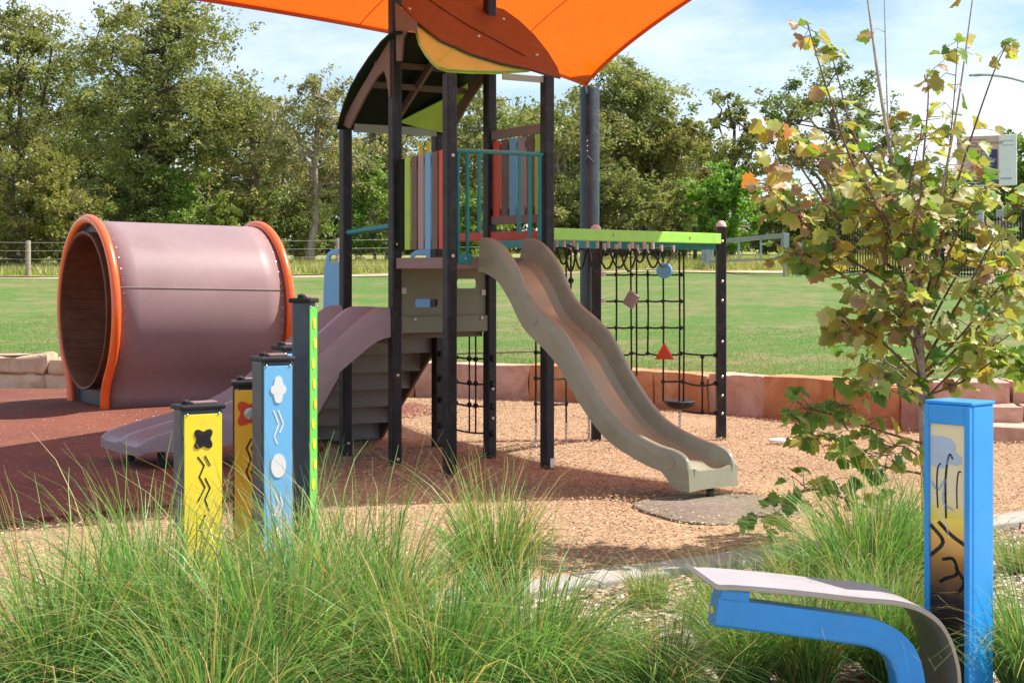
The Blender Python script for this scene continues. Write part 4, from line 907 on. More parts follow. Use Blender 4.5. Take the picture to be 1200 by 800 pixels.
# a small white drain stone by the foot of the bed at the lower left, half under the grass
tag(obj('pale_rock', MB().lathe(gnd(45, 790, 0.0) + V(0, -0.25, 0), [(0.22, 0), (0.25, 0.03), (0.2, 0.07), (0.06, 0.09)], 11), M_concrete, smooth=True), 'pale flat rock at the lower left corner under the grass', 'rock')

# ------------------------------------------------------------------ far fences, gate, sign, lamp
def zl(p): return lawn_z(p.x, p.y)
def hcopy(o, loc):
    c = o.copy(); COL.objects.link(c); c.location = loc; return c
fence = thing('wire_fence', 'timber post and wire fence along the far edge of the lawn', 'fence', (-5, 51, 1.4))
fposts = []
for px in (-190, 33, 215, 396, 580):
    p = at(px, 0, 51.0); z0 = lawn_z(p.x, 51); fposts.append((p.x, z0))
    obj('post', MB().lathe(Vector((p.x, 51, z0 - 0.3)), [(0.085, 0), (0.08, 1.42), (0.06, 1.45)], 9), M_timber, fence, smooth=True)
M_wire = mat('fence_wire', (0.45, 0.45, 0.43), 0.5, metal=0.3)
for dz in (1.08, 0.82, 0.56, 0.3):
    pts = [Vector((x, 50.9, z + dz)) for x, z in fposts]; obj('wire', MB().tube(pts, 0.005, 4), M_wire, fence)
def picket_fence(label, pa, pb, h, n, name='picket_fence', postk=()):
    pa, pb = Vector(pa), Vector(pb); d = (pb - pa); l = d.length; ax = d.normalized(); ay = Vector((-ax.y, ax.x, 0)).normalized()
    t_ = thing(name, label, 'fence', pa)
    for hh in (0.12, h - 0.1): obj('rail', MB().bar(pa + UP * hh, pb + UP * hh, 0.04, 0.045), M_black, t_)
    first = None
    for k in range(n):
        q = pa.lerp(pb, (k + 0.5) / n)
        if first is None: first = obj('picket', MB().box(q + UP * (h / 2), (0.026, 0.026, h - 0.05)), M_black, t_); q0 = q; l0 = first.location.copy()
        else: hcopy(first, l0 + q - q0)
    for k in postk:
        q = pa.lerp(pb, k); obj('post', MB().box(q + UP * (h / 2 + 0.02), (0.09, 0.09, h + 0.25), (ax, ay, UP)), M_black, t_, bevel=0.01)
    return t_
picket_fence('black steel picket fence at the right edge behind the maple', at(985, 322, 50), at(1240, 329, 44), 1.78, 74, postk=(0.0, 0.5, 0.86))
picket_fence('black steel picket fence seen through the rope net', at(640, 311, 62), at(815, 320, 55), 1.42, 46, postk=(0.0, 0.35, 0.68, 1.0))
ga, gb_ = at(832, 322, 52), at(921, 325, 47)
gate = thing('farm_gate', 'grey steel swing gate with square uprights beyond the lawn', 'gate', ga)
gx = (gb_ - ga).normalized()
for q, h in ((ga - gx * 0.45, 1.05), (ga - gx * 0.1, 1.05), (gb_, 1.28), (gb_ + V(0.36, -0.1, 0), 1.0)): obj('post', MB().box(q + UP * (h / 2 - 0.1), (0.16, 0.16, h + 0.2)), M_galv, gate, bevel=0.01)
g0, g1 = ga.lerp(gb_, 0.02), gb_ - gx * 0.1
obj('rail', MB().bar(g0 + UP * 1.05, g1 + UP * 1.22, 0.07, 0.14), M_galv, gate); obj('rail', MB().bar(g0 + UP * 0.42, g1 + UP * 0.55, 0.06, 0.07), M_galv, gate)
for f in (0.02, 0.40, 0.70, 0.97): q = g0.lerp(g1, f); obj('upright', MB().box(q + UP * (0.75 + 0.14 * f), (0.06, 0.05, 0.62)), M_galv, gate)
# notice board
sg_d = 40.0
sign = thing('notice_board', 'playground notice board with dark blue text panel on a silver pole', 'sign', (at(1148, 0, sg_d).x, sg_d, 1.1))
c0 = at(1148, 0, sg_d)
obj('pole', MB().tube([Vector((c0.x, sg_d, 0.8)), Vector((c0.x, sg_d, at(0, 215, sg_d).z))], 0.105, 14), M_galv, sign, smooth=True)
sxv = Vector((0.90, -0.44, 0)).normalized(); sny = Vector((-0.44, -0.90, 0)).normalized()
sA = Vector((c0.x, sg_d - 0.16, at(0, 189, sg_d).z)) + sxv * 0.12
M_signpink = mat('sign_face', (0.62, 0.40, 0.33), 0.4, var=0.03); M_navy = mat('navy_print', (0.03, 0.03, 0.12), 0.4, var=0.02); M_dgreen = mat('green_print', (0.02, 0.11, 0.045), 0.4, var=0.02)
def sq(x, z, o_=0.0): return sA + sxv * x + UP * z + sny * o_
def srect(name, x0, x1, z0, z1, o_, th_, m, bev=0): return obj(name, MB().prism([sq(x0, z0, o_), sq(x1, z0, o_), sq(x1, z1, o_), sq(x0, z1, o_)], th_), m, sign, bevel=bev)
srect('board', -0.72, 0.72, -0.62, 0.62, 0, 0.05, M_white, 0.02)
srect('face', -0.70, 0.30, -0.58, 0.60, 0.03, 0.008, M_signpink); srect('text_panel', -0.13, 0.27, -0.36, 0.27, 0.036, 0.006, M_navy); srect('footer', -0.70, 0.30, -0.59, -0.47, 0.036, 0.006, M_dgreen)
srect('symbol_panel', -0.40, -0.17, 0.08, 0.25, 0.036, 0.006, M_red)
rr_ = random.Random(4)
for k in range(17): 
    z = 0.23 - k * 0.034; srect('text_line', -0.11, -0.11 + rr_.uniform(0.16, 0.35), z - 0.006, z + 0.006, 0.041, 0.003, M_white)
for k in range(3):
    for j in range(2): obj('symbol', MB().lathe(sq(-0.34 + 0.13 * j, -0.02 - 0.14 * k, 0.036), [(0.045, 0), (0.045, 0.004)], 12, sny), M_red if k < 2 else M_brown, sign)
for k, z in enumerate((0.47, 0.36)): srect('text_line', 0.36, 0.66, z - 0.008, z + 0.008, 0.03, 0.003, M_galv)
srect('text_line', 0.34, 0.60, -0.47, -0.43, 0.03, 0.003, M_galv); srect('text_line', -0.55, 0.2, -0.54, -0.525, 0.041, 0.003, M_white)
cu = bpy.data.curves.new('lettering', 'FONT'); cu.body = 'EVERETTS LANE PLAYGROUND'; cu.size = 0.085; cu.align_x = 'CENTER'; cu.extrude = 0.001
lt0 = bpy.data.objects.new('lettering', cu); COL.objects.link(lt0); bpy.context.view_layer.update()
lme = bpy.data.meshes.new_from_object(lt0.evaluated_get(bpy.context.evaluated_depsgraph_get())); bpy.data.objects.remove(lt0)
lme.materials.clear(); lt = link_mesh('lettering', lme, M_brown, sign)
mm_ = Matrix((sxv.to_4d(), UP.to_4d(), sny.to_4d(), (0, 0, 0, 1))).transposed(); mm_.translation = sq(-0.2, 0.40, 0.037) - sign.location; lt.matrix_local = mm_
for z, a in ((0.51, 0.2), (0.345, 0.28)): srect('text_line', -0.2 - a, -0.2 + a, z - 0.007, z + 0.007, 0.037, 0.003, M_brown)
# street lamp whose arm reaches in from the right
ld = 70.0; lp = at(1262, 300, ld)
lamp = thing('street_lamp', 'thin grey street lamp arm curving in at the upper right', 'street lamp', (lp.x, ld, 1.5))
obj('lamp_arm', MB().tube(smoothpath([Vector((lp.x, ld, 1.2)), at(1258, 180, ld), at(1250, 130, ld), at(1225, 106, ld), at(1190, 93, ld), at(1160, 88, ld), at(1142, 88.5, ld)], 6), [0.11] * 8 + [0.06] * 29, 8), M_galv, lamp, smooth=True)
obj('lamp_head', MB().bar(at(1150, 87.5, ld), at(1136, 88.5, ld), 0.25, 0.09), M_galv, lamp, bevel=0.03)
pr_ = thing('timber_rail', 'pale timber post and rail behind the black fence at right', 'rail', (at(1172, 0, 52).x, 52, 1.4))
for px in (1172, 1222): q = at(px, 322, 52); obj('post', MB().box(q + UP * 0.95, (0.22, 0.2, 2.3)), M_timber if False else M_capw, pr_, bevel=0.02)
for dz in (0.75, 1.6): obj('rail', MB().bar(at(1140, 322, 52) + UP * dz, at(1260, 322, 52) + UP * dz, 0.1, 0.16), M_capw, pr_)

# ------------------------------------------------------------------ trees
def leaf_quads(cen, size, rng, droop=0.3, aspect=0.42):
    """one narrow quad per point, turned at random; returns (N*4,3)"""
    N = len(cen); d = rng.normal(0, 1, (N, 3)); d[:, 2] = d[:, 2] * 0.7 - droop; d /= np.linalg.norm(d, axis=1, keepdims=True)
    r = rng.normal(0, 1, (N, 3)); s = np.cross(d, r); s /= np.linalg.norm(s, axis=1, keepdims=True) + 1e-9
    sz = size * rng.uniform(0.6, 1.35, (N, 1)); h = d * sz * 0.5; w = s * sz * aspect * 0.5
    return np.stack([cen - h, cen + w * 0.9 - h * 0.1, cen + h, cen - w * 0.9 - h * 0.1], 1).reshape(-1, 3)
def make_tree(name, label, px, base_d, top_y, wpx, cb=0.35, n_clump=70, per=95, leaf=0.21, cols=((0.12, 0.14, 0.035), (0.19, 0.19, 0.055)), bark=None, seed=0, lean=0.0, flat=0.55, trunk_r=0.2, cat='tree', group='trees along the far edge of the field', shape='pads', limbs=7, crs=1.0):
    rng = np.random.default_rng(seed + 100); s_ = F / base_d
    bx = (px - CXP) / s_; bz = lawn_z(bx, base_d); H = CAMH - (top_y - HOR) / s_ - bz; R = wpx / s_ / 2
    t_ = thing(name, label, cat, (bx, base_d, bz), group)
    base = np.array([bx, base_d, bz])
    topc = base + np.array([lean * H, 0, H]); cz0 = bz + cb * H
    # clump centres in an egg-shaped crown, more of them near its surface
    cs = []
    while len(cs) < n_clump:
        q = rng.uniform(-1, 1, 3); l = np.linalg.norm(q)
        if l > 1 or rng.uniform() > 0.25 + 0.75 * l ** 1.5: continue
        zz = (q[2] + 1) / 2; prof = math.sin(math.pi * min(1, 0.12 + 0.86 * zz)) ** 0.55 if shape == 'pads' else 1.0
        cs.append([bx + lean * H * zz + q[0] * R * 0.92 * (0.5 + 0.5 * prof), base_d + q[1] * R * 0.8, cz0 + zz * (H * (1 - cb)) * 0.93])
    cs = np.array(cs)
    # trunk and limbs
    mb = MB(); pts = []
    tz = (cb + (1 - cb) * 0.55) * H
    tp = [Vector(base + np.array([lean * H * k / 6 + 0.12 * trunk_r * 5 * math.sin(k * 1.7 + seed), 0.1 * math.sin(k * 1.1 + seed), tz * k / 6 - (0.2 if k == 0 else 0)])) for k in range(7)]
    mb.tube(tp, [trunk_r * (1.25 if k == 0 else 1 - 0.11 * k) for k in range(7)], 7)
    nodes = [(p, trunk_r * (1 - 0.11 * k)) for k, p in enumerate(tp)]
    for i in range(limbs):
        k = rng.integers(2 if cb > 0.25 else 1, 7); p0 = tp[k]; e_ = Vector(cs[rng.integers(len(cs))])
        if e_.z < p0.z + 0.3: e_.z = p0.z + 0.5 + rng.uniform(0, 1)
        mdp = p0.lerp(e_, 0.5) + Vector(rng.normal(0, 0.22 * R * 0.5, 3)); mdp.z += 0.08 * R
        path = smoothpath([p0, p0.lerp(mdp, 0.5) + Vector(rng.normal(0, 0.1, 3)), mdp, e_], 3); r0 = trunk_r * (1 - 0.1 * k) * 0.7
        mb.tube(path, [r0 * (1 - 0.8 * j / (len(path) - 1)) + 0.012 for j in range(len(path))], 6, caps=False); nodes += [(p, r0 * 0.4) for p in path]
    NP = np.array([p for p, _ in nodes])
    for c in cs:
        dd = np.linalg.norm(NP - c, axis=1) + 2.0 * np.maximum(0, NP[:, 2] - c[2]); k = int(np.argmin(dd)); p0 = Vector(NP[k]); e_ = Vector(c)
        m_ = p0.lerp(e_, 0.55) + Vector(rng.normal(0, 0.18, 3)); m_.z -= 0.05
        mb.tube([p0, m_, e_], [0.05, 0.034, 0.014], 4, caps=False)
    obj('trunk', mb, bark or M_bark, t_, smooth=True)
    # leaves
    rc = R * (0.26 if n_clump > 40 else 0.36) * crs
    L_ = []; T_ = []
    for c in cs:
        n_ = int(per * 2.5 * rng.uniform(0.5, 1.4)); rad = rc * rng.uniform(0.6, 1.35); ns2 = int(rng.integers(4, 9))
        sc2 = rng.normal(0, 0.62, (ns2, 3)) * rad * np.array([1, 1, flat]); q = sc2[rng.integers(0, ns2, n_)] + rng.normal(0, 0.225, (n_, 3)) * rad * np.array([1, 1, 0.75])
        L_.append(c + q); k = rng.uniform(); cc = np.array(cols[0]) * (1 - k) + np.array(cols[1]) * k
        cc = cc * rng.uniform(0.85, 1.15)
        T_.append(cc * rng.uniform(0.8, 1.2, (n_, 1)) * (1 + rng.normal(0, 0.06, (n_, 3))))
    P_ = np.concatenate(L_); T_ = np.clip(np.concatenate(T_), 0.01, 1)
    v = leaf_quads(P_, leaf * 0.86, rng, aspect=0.5); f = np.arange(len(v)).reshape(-1, 4)
    link_mesh('crown', np_mesh('crown', v, f, np.repeat(T_, 4, 0)), M_leaf, t_)
    return t_
OL = ((0.17, 0.21, 0.065), (0.32, 0.33, 0.12)); OL2 = ((0.22, 0.235, 0.095), (0.36, 0.345, 0.165)); DK = ((0.12, 0.17, 0.05), (0.24, 0.28, 0.085)); GR = ((0.13, 0.23, 0.04), (0.26, 0.37, 0.08)); BR = ((0.14, 0.29, 0.035), (0.24, 0.41, 0.065)); WT = ((0.17, 0.20, 0.04), (0.29, 0.27, 0.085))
mt = make_tree
mt('gum_tree', 'tallest spreading gum tree with a dark leaning trunk, above the tunnel', 182, 62, -28, 240, 0.26, 135, 125, 0.20, OL, M_darkbark, 1, 0.03, 0.5, 0.32, limbs=15, crs=0.82)
mt('gum_tree', 'tall gum tree cut off by the left edge of the picture', 14, 65, -14, 200, 0.24, 100, 125, 0.20, OL, M_darkbark, 2, 0.0, 0.5, 0.25, limbs=11, crs=0.9)
mt('gum_tree', 'gum tree filling in between the two tallest at left', 105, 72, 58, 150, 0.2, 70, 110, 0.22, DK, M_darkbark, 3, 0.0, 0.5, 0.22)
mt('gum_tree', 'wispy olive gum tree with several pale stems left of the tower', 366, 59, 74, 140, 0.28, 75, 75, 0.17, OL2, M_palebark, 4, 0.02, 0.6, 0.16, limbs=10, crs=0.9)
mt('gum_tree', 'thin crowned olive gum tree right of the tallest gum', 296, 66, 90, 130, 0.22, 60, 95, 0.19, OL2, M_bark, 5, 0.0, 0.6, 0.18)
mt('gum_tree', 'olive gum tree showing between the left tower posts', 455, 67, 112, 140, 0.2, 70, 95, 0.2, OL2, M_bark, 6, 0.0, 0.6, 0.18)
mt('gum_tree', 'gum tree behind the middle of the tower', 556, 70, 92, 150, 0.2, 70, 100, 0.21, OL, M_bark, 7, 0.0, 0.6, 0.2)
mt('gum_tree', 'pale trunked gum tree just right of the tower', 655, 61, 104, 150, 0.22, 80, 95, 0.19, OL, M_palebark, 8, -0.02, 0.6, 0.2, limbs=10)
mt('gum_tree', 'dense rounded gum tree behind the slate column', 728, 64, 50, 160, 0.12, 110, 120, 0.20, OL, M_bark, 9, 0.0, 0.6, 0.24)
mt('gum_tree', 'lower gum tree on the right shoulder of the dense one', 786, 63, 122, 100, 0.2, 60, 95, 0.19, WT, M_palebark, 10, 0.02, 0.5, 0.16)
mt('gum_tree', 'open crowned dark limbed gum tree against the sky', 858, 72, 94, 115, 0.36, 46, 85, 0.21, OL, M_darkbark, 11, 0.0, 0.5, 0.2, limbs=12, crs=0.8)
mt('gum_tree', 'broad open gum tree behind the maple', 975, 72, 68, 180, 0.40, 60, 85, 0.21, DK, M_bark, 12, 0.0, 0.5, 0.2, limbs=12, crs=0.75)
mt('broadleaf_tree', 'small bright green leafy tree beyond the net', 848, 57, 193, 100, 0.12, 45, 120, 0.2, BR, M_bark, 13, 0.0, 0.7, 0.12, limbs=6)
mt('broadleaf_tree', 'green leafy tree at the right edge beside the sign', 1222, 52, 136, 110, 0.2, 60, 100, 0.19, GR, M_bark, 14, 0.0, 0.7, 0.14)
mt('gum_tree', 'dark gum tree low behind the maple and fence', 1050, 74, 205, 190, 0.1, 60, 110, 0.22, DK, M_darkbark, 15, 0.0, 0.6, 0.2)
mt('gum_tree', 'gum tree left of the sign behind the black fence', 1150, 66, 196, 130, 0.1, 50, 100, 0.2, DK, M_bark, 16, 0.0, 0.6, 0.16)
SH = 'shrubs below the trees'
def sh(label, px, d, top, w, cols, seed, n=34, per=120, name='shrub'):
    mt(name, label, px, d, top, w, 0.04, n, per, 0.17, cols, M_bark, seed, 0.0, 0.75, 0.07, 'shrub', SH, 'round', 5, 1.0)
sh('big olive wattle shrub at the left edge', 28, 57, 150, 130, WT, 31, 50, 150)
sh('rounded mid green shrub between wattle and tunnel', 88, 56, 205, 90, WT, 32)
sh('dark shrub behind the tunnel mouth', 140, 60, 196, 90, DK, 33)
sh('dark green shrub under the tallest gum', 205, 61, 190, 90, GR, 34)
sh('small bright rounded shrub just above the tunnel roof', 252, 56, 229, 56, ((0.15, 0.22, 0.035), (0.24, 0.30, 0.06)), 35, 26)
sh('olive green rounded shrub above the right tunnel rim', 288, 57, 206, 60, WT, 36, 26)
sh('dark shrub left of the tower beneath the pale stems', 345, 63, 205, 90, DK, 37)
sh('green shrub seen between the left tower posts', 438, 60, 192, 90, GR, 38)
sh('green shrub seen behind the coloured slats', 505, 60, 205, 80, GR, 39)
sh('fresh green shrub seen through the teal rail', 560, 57, 228, 80, ((0.13, 0.22, 0.03), (0.22, 0.31, 0.06)), 40)
sh('grey green shrub right of the tower post', 650, 59, 215, 70, OL, 41)
sh('tall grey green shrub behind the slate column', 705, 60, 190, 110, OL, 42, 44)
sh('broad grey green shrub behind the net', 775, 59, 205, 110, OL, 43, 44)
sh('dark shrub right of the bright green tree', 915, 62, 226, 90, DK, 44)
sh('dark shrub behind the left side of the maple', 985, 62, 225, 100, DK, 45)
sh('bright green shrub behind the black fence below the sign', 1118, 53, 238, 80, BR, 46, 30)
sh('dark green shrub behind the black fence at the right edge', 1190, 56, 238, 90, GR, 47, 30)
# far wood that closes the view
N = 100000; x = RG.uniform(-42, 44, N); y = RG.uniform(80, 96, N)
hx = 3.6 + 1.6 * np.sin(x * 0.35) + 1.1 * np.sin(x * 0.83 + 1) + 0.7 * np.sin(x * 1.9); hx = np.where(x > 12, hx * 0.75, hx) + np.where(x < 10, 2.8, 0.4)
z = 1.4 + hx * RG.uniform(0, 1, N) ** 0.7
v = leaf_quads(np.stack([x, y, z], 1), 0.42, RG, aspect=0.6); tn = np.array([0.075, 0.095, 0.03]) * RG.uniform(0.6, 1.4, (N, 1)) * (1 + 0.3 * np.sin(x * 0.9)[:, None])
tag(link_mesh('distant_wood', np_mesh('distant_wood', v, np.arange(4 * N).reshape(-1, 4), np.repeat(np.clip(tn, 0.01, 1), 4, 0)), M_leaf), 'dark distant wood closing the view behind the trees', 'wood', kind='stuff')

# ------------------------------------------------------------------ grasses
def blades(n, rad, lmin, lmax, spread, width, rng, bias=(0, 0), dry=0.06, seg=6, cols=((0.065, 0.19, 0.038), (0.24, 0.43, 0.12))):
    """arching blades from a crown of radius rad; returns points, faces, tints"""
    az = rng.uniform(0, 2 * np.pi, n); r0 = rad * np.sqrt(rng.uniform(0, 1, n)); L_ = rng.uniform(lmin, lmax, n) * (1 - 0.25 * rng.uniform(0, 1, n) ** 2)
    ln = spread * (rng.uniform(0.08, 1.0, n) ** 0.9); bx = r0 * np.cos(az); by = r0 * np.sin(az); dx = np.cos(az + rng.normal(0, 0.5, n)) + bias[0]; dy = np.sin(az + rng.normal(0, 0.5, n)) + bias[1]
    t = np.linspace(0, 1, seg + 1)[None, :]
    hor = (ln * L_)[:, None] * (0.45 * t + 0.55 * t ** 2.2); ver = L_[:, None] * (t - (0.22 + 0.55 * ln[:, None] ** 1.5) * t ** 2.4)
    wob = 0.01 * np.sin(t * 7 + rng.uniform(0, 6, n)[:, None])
    X = bx[:, None] + dx[:, None] * hor + wob; Y = by[:, None] + dy[:, None] * hor; Zz = np.maximum(ver, 0.01 - 0 * ver)
    wd = width * rng.uniform(0.6, 1.3, n)[:, None] * (1 - 0.85 * t ** 1.6); fa = rng.uniform(0, np.pi, n)[:, None]
    ox, oy = np.cos(fa) * wd / 2, np.sin(fa) * wd / 2
    A = np.stack([X - ox, Y - oy, Zz], 2); B = np.stack([X + ox, Y + oy, Zz], 2)
    v = np.stack([A, B], 2).reshape(n, -1, 3); k = (seg + 1) * 2
    f = np.array([[2 * i, 2 * i + 1, 2 * i + 3, 2 * i + 2] for i in range(seg)])[None] + (np.arange(n) * k)[:, None, None]
    u_ = rng.uniform(0, 1, (n, 1)); c = np.array(cols[0]) * (1 - u_) + np.array(cols[1]) * u_
    isdry = rng.uniform(0, 1, n) < dry; c[isdry] = np.array([0.50, 0.38, 0.17]) * rng.uniform(0.7, 1.2, (isdry.sum(), 1))
    tip = np.repeat(t[0], 2)[None, :, None]; tt = c[:, None, :] * (1 - 0.0 * tip) + np.array([0.03, 0.015, 0.0]) * tip ** 3
    return v.reshape(-1, 3), f.reshape(-1, 4), tt.reshape(-1, 3)
def clump_mesh(seed, n=820, h=1.0, dry=0.06, spread=0.85, rad=0.13):
    rng = np.random.default_rng(seed)
    a = blades(n, rad, 0.55 * h, 1.0 * h, spread, 0.0085, rng, (-0.10, 0.0), dry); b2 = blades(n // 4, rad, 0.95 * h, 1.3 * h, spread * 1.05, 0.0055, rng, (-0.2, 0.0), 0.35)
    v = np.concatenate([a[0], b2[0]]); f = np.concatenate([a[1], b2[1] + len(a[0])]); c = np.concatenate([a[2], b2[2]])
    return np_mesh('grass_clump', v, f, np.clip(c, 0.005, 1))
CM = [clump_mesh(s_) for s_ in (1, 2, 3, 4)]; CS = [clump_mesh(11, 650, 0.8, 0.10, 0.5, 0.08), clump_mesh(12, 260, 0.42, 0.35, 0.7, 0.10)]
for me in CM + CS: me.materials.append(M_blade)
def grass(label, px, d, me, sc, rot):
    o = bpy.data.objects.new('grass_clump', me); COL.objects.link(o); o.location = ((px - CXP) / F * d, d, 0.0); o.scale = (sc, sc, sc * 1.0); o.rotation_euler = (0, 0, rot)
    return tag(o, label, 'ornamental grass', 'ornamental grass clumps in the planting bed')
G = [('long grass clump at the lower left corner', 75, 5.5, 0, 1.05, 0.2), ('long grass clump in front of the yellow post', 190, 5.7, 1, 1.15, -0.3), ('tall grass clump in front of the blue post', 318, 5.45, 2, 1.12, 0.5),
     ('grass clump right of the tall green faced post', 425, 5.9, 3, 1.12, 0.1), ('grass clump at the bottom centre left of the gap', 505, 5.4, 0, 0.98, -0.7), ('grass clump at the bottom centre of the picture', 615, 5.7, 1, 0.94, 0.9),
     ('grass clump at the bottom, left of the blue seat tube', 770, 5.75, 2, 0.60, -0.2), ('grass clump below the blue seat tube', 945, 6.2, 3, 0.66, 0.4), ('grass clump at the bottom edge below the end of the blue tube', 872, 6.2, 1, 0.6, 1.4), ('grass clump hidden under the bend of the seat', 1010, 6.75, 0, 0.62, 0.3),
     ('big grass clump behind the seat, left of the totem', 1015, 7.4, 1, 1.0, 0.0), ('grass clump behind the totem', 1085, 7.7, 2, 0.92, -0.4), ('grass clump at the lower right corner', 1210, 6.1, 3, 0.72, 0.6),
     ('dense grass clump behind the lower left one', 165, 6.3, 2, 1.02, 0.8), ('dense grass clump behind the blue post clump', 360, 6.4, 0, 1.06, -0.5), ('grass clump between blue seat and centre', 700, 5.9, 0, 0.62, 1.2), ('grass clump nearest the camera at bottom left', 250, 4.9, 3, 0.9, 2.0), ('grass clump right behind the middle of the blue tube', 850, 6.75, 0, 0.62, -0.9), ('grass clump between the seat bend and the totem foot', 1045, 6.35, 2, 0.7, 1.0)]
for l_, px, d, k, s_, r_ in G: grass(l_, px, d, CM[k], s_, r_)
grass('upright thin grass tuft standing alone before the bark in the middle', 580, 7.3, CS[0], 1.15, 0.0)
grass('small straw coloured grass tuft on the concrete edge', 760, 7.75, CS[1], 0.75, 0.3)
grass('small dry grass tuft at the right edge by the concrete', 1192, 8.6, CS[1], 0.8, -0.3)
grass('thin grass tuft under the lowest maple twigs', 930, 8.1, CS[1], 1.0, 0.8)
# short turf near the wall and the rough grass by the fence
def turf(name, n, xr, yf, h, w, col1, col2, rng, zoff=0.0, dryp=0.2):
    x = rng.uniform(*xr, n); y = yf(x, rng); z = np.array([lawn_z(a, b2) for a, b2 in zip(x, y)]) + zoff
    az = rng.uniform(0, 2 * np.pi, n); hh = h * rng.uniform(0.4, 1.2, n); lx = rng.normal(0, 0.4, n) * hh; ly = rng.normal(0, 0.4, n) * hh
    ox, oy = np.cos(az) * w / 2, np.sin(az) * w / 2
    v = np.stack([np.stack([x - ox, y - oy, z - 0.01], 1), np.stack([x + ox, y + oy, z - 0.01], 1), np.stack([x + lx, y + ly, z + hh], 1)], 1).reshape(-1, 3)
    k = rng.uniform(0, 1, (n, 1)); c = np.array(col1) * (1 - k) + np.array(col2) * k; dr = rng.uniform(0, 1, n) < dryp; c[dr] = np.array([0.42, 0.34, 0.16])
    return tag(link_mesh(name, np_mesh(name, v, np.arange(3 * n).reshape(-1, 3), np.repeat(c, 3, 0)), M_blade), kind='stuff')
r5 = np.random.default_rng(5); wy = np.vectorize(ywall)
o = turf('lawn_grass', 60000, (-9, 6), lambda x, r: wy(x) + 0.38 + 9 * r.uniform(0, 1, len(x)) ** 1.8, 0.026, 0.010, (0.10, 0.18, 0.03), (0.20, 0.25, 0.06), r5); tag(o, 'short mown lawn grass above the wall', 'grass')
o = turf('field_grass', 42000, (-24, 20), lambda x, r: 51.0 + 9 * r.uniform(0, 1, len(x)), 0.34, 0.05, (0.24, 0.32, 0.07), (0.42, 0.43, 0.15), r5, 0.0, 0.25); tag(o, 'tall rough field grass along the wire fence', 'grass')
# loose chips over softfall and bed
def chips(name, n, xr, yr, size, cols, rng, z0, ok):
    x = rng.uniform(*xr, n * 2); y = rng.uniform(*yr, n * 2) ; k = ok(x, y); x, y = x[k][:n], y[k][:n]; n = len(x)
    d = rng.normal(0, 1, (n, 3)); d[:, 2] *= 0.15; d /= np.linalg.norm(d, axis=1, keepdims=True); nn = rng.normal(0, 0.22, (n, 3)); nn[:, 2] += 1; s = np.cross(d, nn); s /= np.linalg.norm(s, axis=1, keepdims=True)
    sz = size * rng.uniform(0.5, 1.6, (n, 1)); c = np.stack([x, y, np.full(n, z0) + rng.uniform(0, 0.012, n)], 1); h = d * sz / 2; w = s * sz * rng.uniform(0.15, 0.4, (n, 1))
    v = np.stack([c - h - w, c + h - w * 0.7, c + h * 0.8 + w, c - h * 0.9 + w * 0.8], 1).reshape(-1, 3)
    t = np.array(cols)[rng.integers(0, len(cols), n)] * rng.uniform(0.75, 1.2, (n, 1))
    return tag(link_mesh(name, np_mesh(name, v, np.arange(4 * n).reshape(-1, 4), np.repeat(t, 4, 0)), M_chip), kind='stuff')
r6 = np.random.default_rng(6)
ey = np.vectorize(edge_y)
o = chips('bark_chips', 130000, (-4.5, 5), (8, 20), 0.0145, [(0.50, 0.36, 0.225), (0.56, 0.43, 0.29), (0.45, 0.305, 0.185), (0.48, 0.33, 0.20), (0.36, 0.225, 0.13)], r6, 0.022, lambda x, y: (y > ey(x) + 0.2) & ((x > -1.62 + 0.12 * np.sin(y * 2)) | (y < np.interp(x, [p.x for p in rb[:6]], [p.y for p in rb[:6]]) - 0.03)) & (y < wy(x) - 0.1) & (np.hypot(x - mc.x, (y - mc.y) * 0.8) > 0.6))
tag(o, 'loose tan bark chips covering the fall zone', 'bark chips')
o = chips('bark_chips', 1500, (mc.x - 0.75, mc.x + 0.75), (mc.y - 0.9, mc.y + 0.9), 0.016, [(0.54, 0.37, 0.21), (0.60, 0.44, 0.27), (0.40, 0.24, 0.125)], r6, 0.045, lambda x, y: (np.hypot(x - mc.x, (y - mc.y) * 0.8) > 0.22 + 0.42 * r6.uniform(0, 1, len(x)) ** 0.5))
tag(o, 'stray bark chips kicked onto the grey rubber mat', 'bark chips')
o = chips('mulch_chips', 26000, (-2.5, 3.8), (4.5, 10.5), 0.034, [(0.52, 0.40, 0.29), (0.30, 0.19, 0.12), (0.62, 0.54, 0.46), (0.18, 0.10, 0.065), (0.42, 0.28, 0.18)], r6, 0.015, lambda x, y: (y < ey(x) - 0.2))
tag(o, 'coarse wood mulch in the planting bed', 'mulch')

# ------------------------------------------------------------------ young maple
MD = 9.4
maple = thing('maple_tree', 'young maple with yellow green and rusty leaves at right', 'tree', (at(1088, 0, MD).x, MD, 0))
def leaf_shape(seed, fold):
    """five-lobed maple blade in its own plane, stalk end at the origin, about 1 unit long"""
    rs = random.Random(seed)
    pts = [(0, 0), (0.20, -0.09), (0.40, -0.03), (0.37, 0.12), (0.56, 0.25), (0.49, 0.38), (0.57, 0.57), (0.38, 0.58), (0.29, 0.66), (0.25, 0.80), (0.11, 0.86), (0, 1.0)]
    pts = [(x * rs.uniform(0.92, 1.08), y * rs.uniform(0.95, 1.05)) for x, y in pts]
    full = pts + [(-x * rs.uniform(0.93, 1.07), y) for x, y in reversed(pts[1:-1])]
    v = [(0, 0.35, 0)] + [(x, y, fold * abs(x) * 0.8 - 0.25 * fold * (y - 0.35) ** 2 + rs.uniform(-0.03, 0.03)) for x, y in full]
    k = len(full); f = [(0, i + 1, (i + 1) % k + 1) for i in range(k)]
    return np.array(v, np.float32), np.array(f, np.int32)
